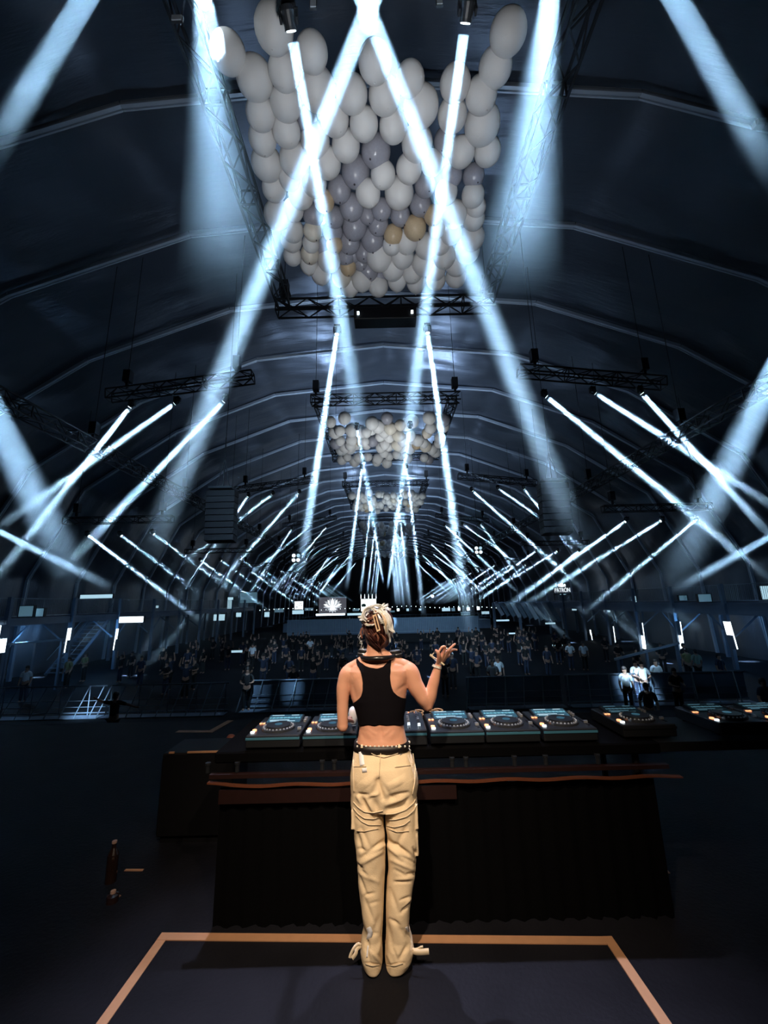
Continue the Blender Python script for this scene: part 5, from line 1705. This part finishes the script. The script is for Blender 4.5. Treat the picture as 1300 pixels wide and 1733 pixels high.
strapfree([W(732, 1108, 2.39), W(733, 1106.5, 2.39), W(734.4, 1105, 2.385)], .005, 'bracelet_ribbon')
for p in (W(751, 1096.5, D_ - .04),):
    bm = bmesh.new(); ball(bm, W(756.5, 1097.5, D_ - .035), .0045, 8, 6); bobj('ring', bm, M['stud'])
bm = bmesh.new(); ball(bm, hp(-.083, -.002, -.032), .005, 8, 6); bobj('earring', bm, M['stud'])
# eyes on the far side
for s_ in (-1, 1):
    bm = bmesh.new(); ball(bm, hp(s_ * .030, .082, .004), .010, 12, 8, (1.3, .6, .7)); bobj('eye', bm, M['satin'])
    bm = bmesh.new(); ball(bm, hp(s_ * .030, .088, .004), .0045, 8, 6); bobj('iris', bm, M['leather'])

# ---- hair
SR = [((0, -.014, .030), (.086, .104, .096)), ((0, -.030, -.020), (.078, .078, .075))]
bm = bmesh.new()
ball(bm, hp(0, -.022, .032), 1, 36, 24, (.087, .102, .098), HQ)
ball(bm, hp(.002, -.036, -.018), 1, 30, 20, (.076, .072, .072), HQ)
ball(bm, hp(.022, -.030, -.060), 1, 20, 14, (.048, .045, .04), HQ)
hm = remesh(bm, .004, 4, .5)
hn = [v.normal.copy() for v in hm.vertices]
for v, nn_ in zip(hm.vertices, hn):
    l = HQ.transposed() @ (v.co - hc)
    an = math.atan2(l.x, -l.y + .04)
    v.co += nn_ * (.0028 * math.sin(an * 38 + l.z * 60) + .0025 * noise.noise(Vector((an * 14, l.z * 12, 0))))
hair_o = finish('hair', hm, M['brownh'])
hair_o['label'] = 'dark brown under layer of hair'
htree = BVHTree.FromPolygons([v.co.copy() for v in hm.vertices], [tuple(p.vertices) for p in hm.polygons])


def lock(pts, w0, w1, m_, lift=.005, n=4, spread=1.6, seed=0, bm=None):
    """strands of hair over the head along surveyed points"""
    rn = random.Random(seed)
    for q in range(n):
        ox, oy = rn.uniform(-spread, spread), rn.uniform(-spread, spread)
        P = []
        for (x, y) in pts:
            xx, yy = x + ox + rn.uniform(-.4, .4), y + oy + rn.uniform(-.4, .4)
            d = unproj(xx, yy).normalized()
            h = htree.ray_cast(Vector((0, 0, 1.7)), d)
            if h[0] is not None: p = h[0] + Vector((0, -1, 0)) * lift * rn.uniform(.4, 1.4) + h[1] * .002
            else: p = PD(xx, yy, 2.40 if not P else P[-1].y)
            P.append(p)
        tube(bm, P, [w0 * .7] + [w0 * rn.uniform(.8, 1.1)] * (len(P) - 2) + [w1], 6, .6)


top = bmesh.new()
k = 0
for pts, n_, sp in (
    ([(622, 1050), (615, 1044), (617, 1034), (626, 1028), (636, 1030)], 12, 2.2), ([(636, 1034), (630, 1026), (640, 1024), (648, 1028), (646, 1038)], 12, 2.4),
    ([(618, 1040), (628, 1030), (640, 1027), (650, 1032), (655, 1045)], 16, 2.8), ([(613, 1052), (613, 1044), (619, 1036), (630, 1030), (642, 1030)], 14, 2.4), ([(634, 1036), (642, 1034), (648, 1040), (652, 1050)], 10, 2.0), ([(646, 1030), (650, 1026), (656, 1023)], 7, 1.4), ([(646, 1033), (652, 1030), (660, 1032)], 8, 1.6), ([(645, 1030), (648, 1025), (650, 1022)], 5, 1.2),
    ([(650, 1036), (657, 1042), (661, 1054), (663, 1066), (661, 1074)], 18, 2.6), ([(648, 1040), (654, 1052), (659, 1064), (666, 1070)], 14, 2.2), ([(652, 1040), (660, 1050), (664, 1062), (667, 1070)], 10, 1.4),
    ([(655, 1060), (656, 1070), (660, 1080), (661, 1087)], 6, 1.0), ([(650, 1050), (652, 1062), (655, 1072)], 7, 1.4),
    ([(617, 1040), (611, 1044), (607, 1044)], 7, 1.4), ([(618, 1046), (612, 1050), (609, 1048)], 5, 1.2), ([(614, 1052), (622, 1057), (630, 1058), (634, 1056)], 6, .8), ([(640, 1040), (645, 1050), (650, 1058)], 5, 1.0), ([(620, 1034), (614, 1038), (612, 1050)], 8, 1.6)):
    lock(pts, .0042, .0012, None, .008, n_, sp, k, top); k += 1
o = bobj('blonde_locks', top, M['blonde']); o['label'] = 'platinum blonde swept up locks and bun ends'
midb = bmesh.new()
for pts, n_, sp in (([(616, 1056), (622, 1050), (630, 1046), (636, 1042)], 9, 2.0), ([(620, 1058), (628, 1056), (636, 1050)], 8, 1.8), ([(612, 1064), (611, 1072), (613, 1080)], 6, .8), ([(636, 1072), (640, 1080), (638, 1088)], 6, 1.6), ([(644, 1074), (652, 1084), (648, 1092)], 6, 1.6),
                    ([(624, 1072), (632, 1074), (642, 1070)], 5, 1.2), ([(640, 1084), (642, 1094), (645, 1100)], 5, 1.0), ([(630, 1030), (636, 1034), (640, 1040)], 5, 1.5)):
    lock(pts, .0036, .001, None, .006, n_, sp, 40 + k, midb); k += 1
o = bobj('copper_locks', midb, M['mid']); o['label'] = 'copper brown strands'
dk = bmesh.new()
for pts, n_, sp in (([(618, 1066), (624, 1078), (632, 1088), (642, 1098)], 14, 2.6), ([(628, 1068), (634, 1080), (640, 1092), (643, 1102)], 14, 2.6), ([(654, 1072), (652, 1084), (646, 1094), (642, 1102)], 12, 2.2), ([(620, 1040), (628, 1036), (636, 1040)], 8, 1.6)):
    lock(pts, .0045, .001, None, .004, n_, sp, 70 + k, dk); k += 1
o = bobj('nape_locks', dk, M['brownh']); o['kind'] = 'stuff'
wisp = bmesh.new()
rn = random.Random(4)
for q in range(26):
    x, y = rn.choice([(612, 1062), (611, 1074), (613, 1086), (615, 1096)]) if q < 17 else rn.choice([(664, 1060), (662, 1075), (655, 1026), (640, 1022)])
    s_ = -1 if q < 17 else 1
    x += rn.uniform(-1, 1); y += rn.uniform(-4, 4)
    P = [W(x, y, 2.44), W(x + s_ * rn.uniform(1, 3), y + rn.uniform(0, 4), 2.44), W(x + s_ * rn.uniform(1, 5), y + rn.uniform(4, 12), 2.445)]
    tube(wisp, P, [.0011, .0009, .0005], 5)
o = bobj('loose_wisps', wisp, M['blonde'])
# claw clip: long open frame, a second jaw, spring teeth between them
cl = empty('claw_clip', (0, 0, 0)); cl.parent = her; cl.location = -HO
def clip_bar(a, b, w_, d_=.006):
    bm_ = cbm
    bar(bm_, a, b, w_, d_)
cbm = bmesh.new()
c4 = [(630.6, 1041.5), (636.6, 1038.8), (645.0, 1066.5), (638.0, 1069.3)]
DF = 2.312
Pc = [PD(x, y, DF + .0015 * 0) for x, y in c4]
nrm = (Pc[1] - Pc[0]).cross(Pc[3] - Pc[0]).normalized()
if nrm.y > 0: nrm = -nrm
inner = []
cen = sum(Pc, Vector()) / 4
ux = (Pc[1] - Pc[0]).normalized(); uy = (Pc[3] - Pc[0]).normalized()
wv_, hv_ = (Pc[1] - Pc[0]).length, (Pc[3] - Pc[0]).length
def cp_(u, v, dz): return Pc[0] + ux * u + uy * v + nrm * dz
bd = .0062
outer = [(0, 0), (wv_, 0), (wv_, hv_), (0, hv_)]; inn = [(bd, bd * 1.3), (wv_ - bd, bd * 1.3), (wv_ - bd, hv_ - bd * 1.3), (bd, hv_ - bd * 1.3)]
V = {}
for dz in (0, .006):
    for nm, L__ in (('o', outer), ('i', inn)):
        for i, (u, v) in enumerate(L__): V[(nm, i, dz)] = cbm.verts.new(cp_(u, v, dz))
for i in range(4):
    j = (i + 1) % 4
    cbm.faces.new((V['o', i, .006], V['o', j, .006], V['i', j, .006], V['i', i, .006])); cbm.faces.new((V['o', i, 0], V['i', i, 0], V['i', j, 0], V['o', j, 0]))
    cbm.faces.new((V['o', i, 0], V['o', j, 0], V['o', j, .006], V['o', i, .006])); cbm.faces.new((V['i', i, 0], V['i', i, .006], V['i', j, .006], V['i', j, 0]))
obj('clip_frame', cbm, M['clip'], cl)
cbm = bmesh.new()
tube(cbm, [PD(646.5, 1038, 2.325), PD(650, 1048, 2.318), PD(652.5, 1058, 2.318), PD(654, 1070, 2.33)], [.004, .0055, .005, .0025], 8, .6)
tube(cbm, [PD(649.5, 1041, 2.33), PD(653.5, 1050, 2.325), PD(654, 1058, 2.325)], [.003, .004, .003], 8, .6)
obj('clip_jaw', cbm, M['clip'], cl, None, True)
cbm = bmesh.new()
for i in range(4): bar(cbm, PD(641.5 + i * .9, 1047 + i * 2.6, 2.316), PD(648.5 + i * .9, 1046.5 + i * 2.6, 2.314), .0032)
obj('clip_spring', cbm, M['stud'], cl)

# ---- headphones round the neck
hd = empty('headphones', (0, 0, 0)); hd.parent = her; hd.location = -HO
bm = bmesh.new()
tube(bm, [W(612, 1110, 2.44), W(614, 1113, 2.395), W(624, 1114.5, 2.358), W(638, 1114.0, 2.345), W(652, 1113.5, 2.352), W(664, 1112, 2.385), W(670, 1108.5, 2.43)], [.0115, .0125, .013, .013, .013, .0125, .0115], 14, .8)
obj('headband', bm, M['hp'], hd, None, True)
for (x, y, D, tx) in ((617, 1104.5, 2.455, -1), (668.5, 1105.5, 2.445, 1)):
    c = W(x, y, D)
    R_ = Matrix.Rotation(rad(-6 * tx), 3, 'Y')
    for nm, r, z0, z1, m_ in (('ear_cushion', .043, -.024, -.006, 'hp'), ('cup_ring', .0415, -.006, -.001, 'hp_s'), ('ear_cup', .040, -.001, .013, 'hp'), ('cup_ring', .034, .013, .016, 'hp_s')):
        if tx < 0: z0, z1 = z0 + .002, z1 + .002
        bm = bmesh.new()
        g = bmesh.ops.create_cone(bm, cap_ends=True, segments=28, radius1=r, radius2=r * .93, depth=z1 - z0)
        bmesh.ops.bevel(bm, geom=bm.edges[:], offset=.002, segments=2, affect='EDGES')
        bmesh.ops.transform(bm, matrix=Matrix.Translation(c + R_ @ Vector((0, 0, (z0 + z1) / 2))) @ R_.to_4x4(), verts=bm.verts)
        obj(nm, bm, M[m_], hd)
# pale egg shaped cup on the desk between her left arm and waist
c = PD(598, 1216, 2.80)
t = empty('white_cup', Vector((c.x, c.y, DZ + .085)), 'pale rounded cup seen between her left arm and waist', 'cup')
bm = bmesh.new(); loft(bm, [(0, 0, 0, .014, .014), (0, 0, .012, .022, .022), (0, 0, .04, .029, .029), (0, 0, .07, .030, .030), (0, 0, .095, .024, .024), (0, 0, .104, .014, .014)], 24)
bmesh.ops.translate(bm, vec=(0, 0, 0), verts=bm.verts); obj('shell', bm, M['satin'], t, None, True)
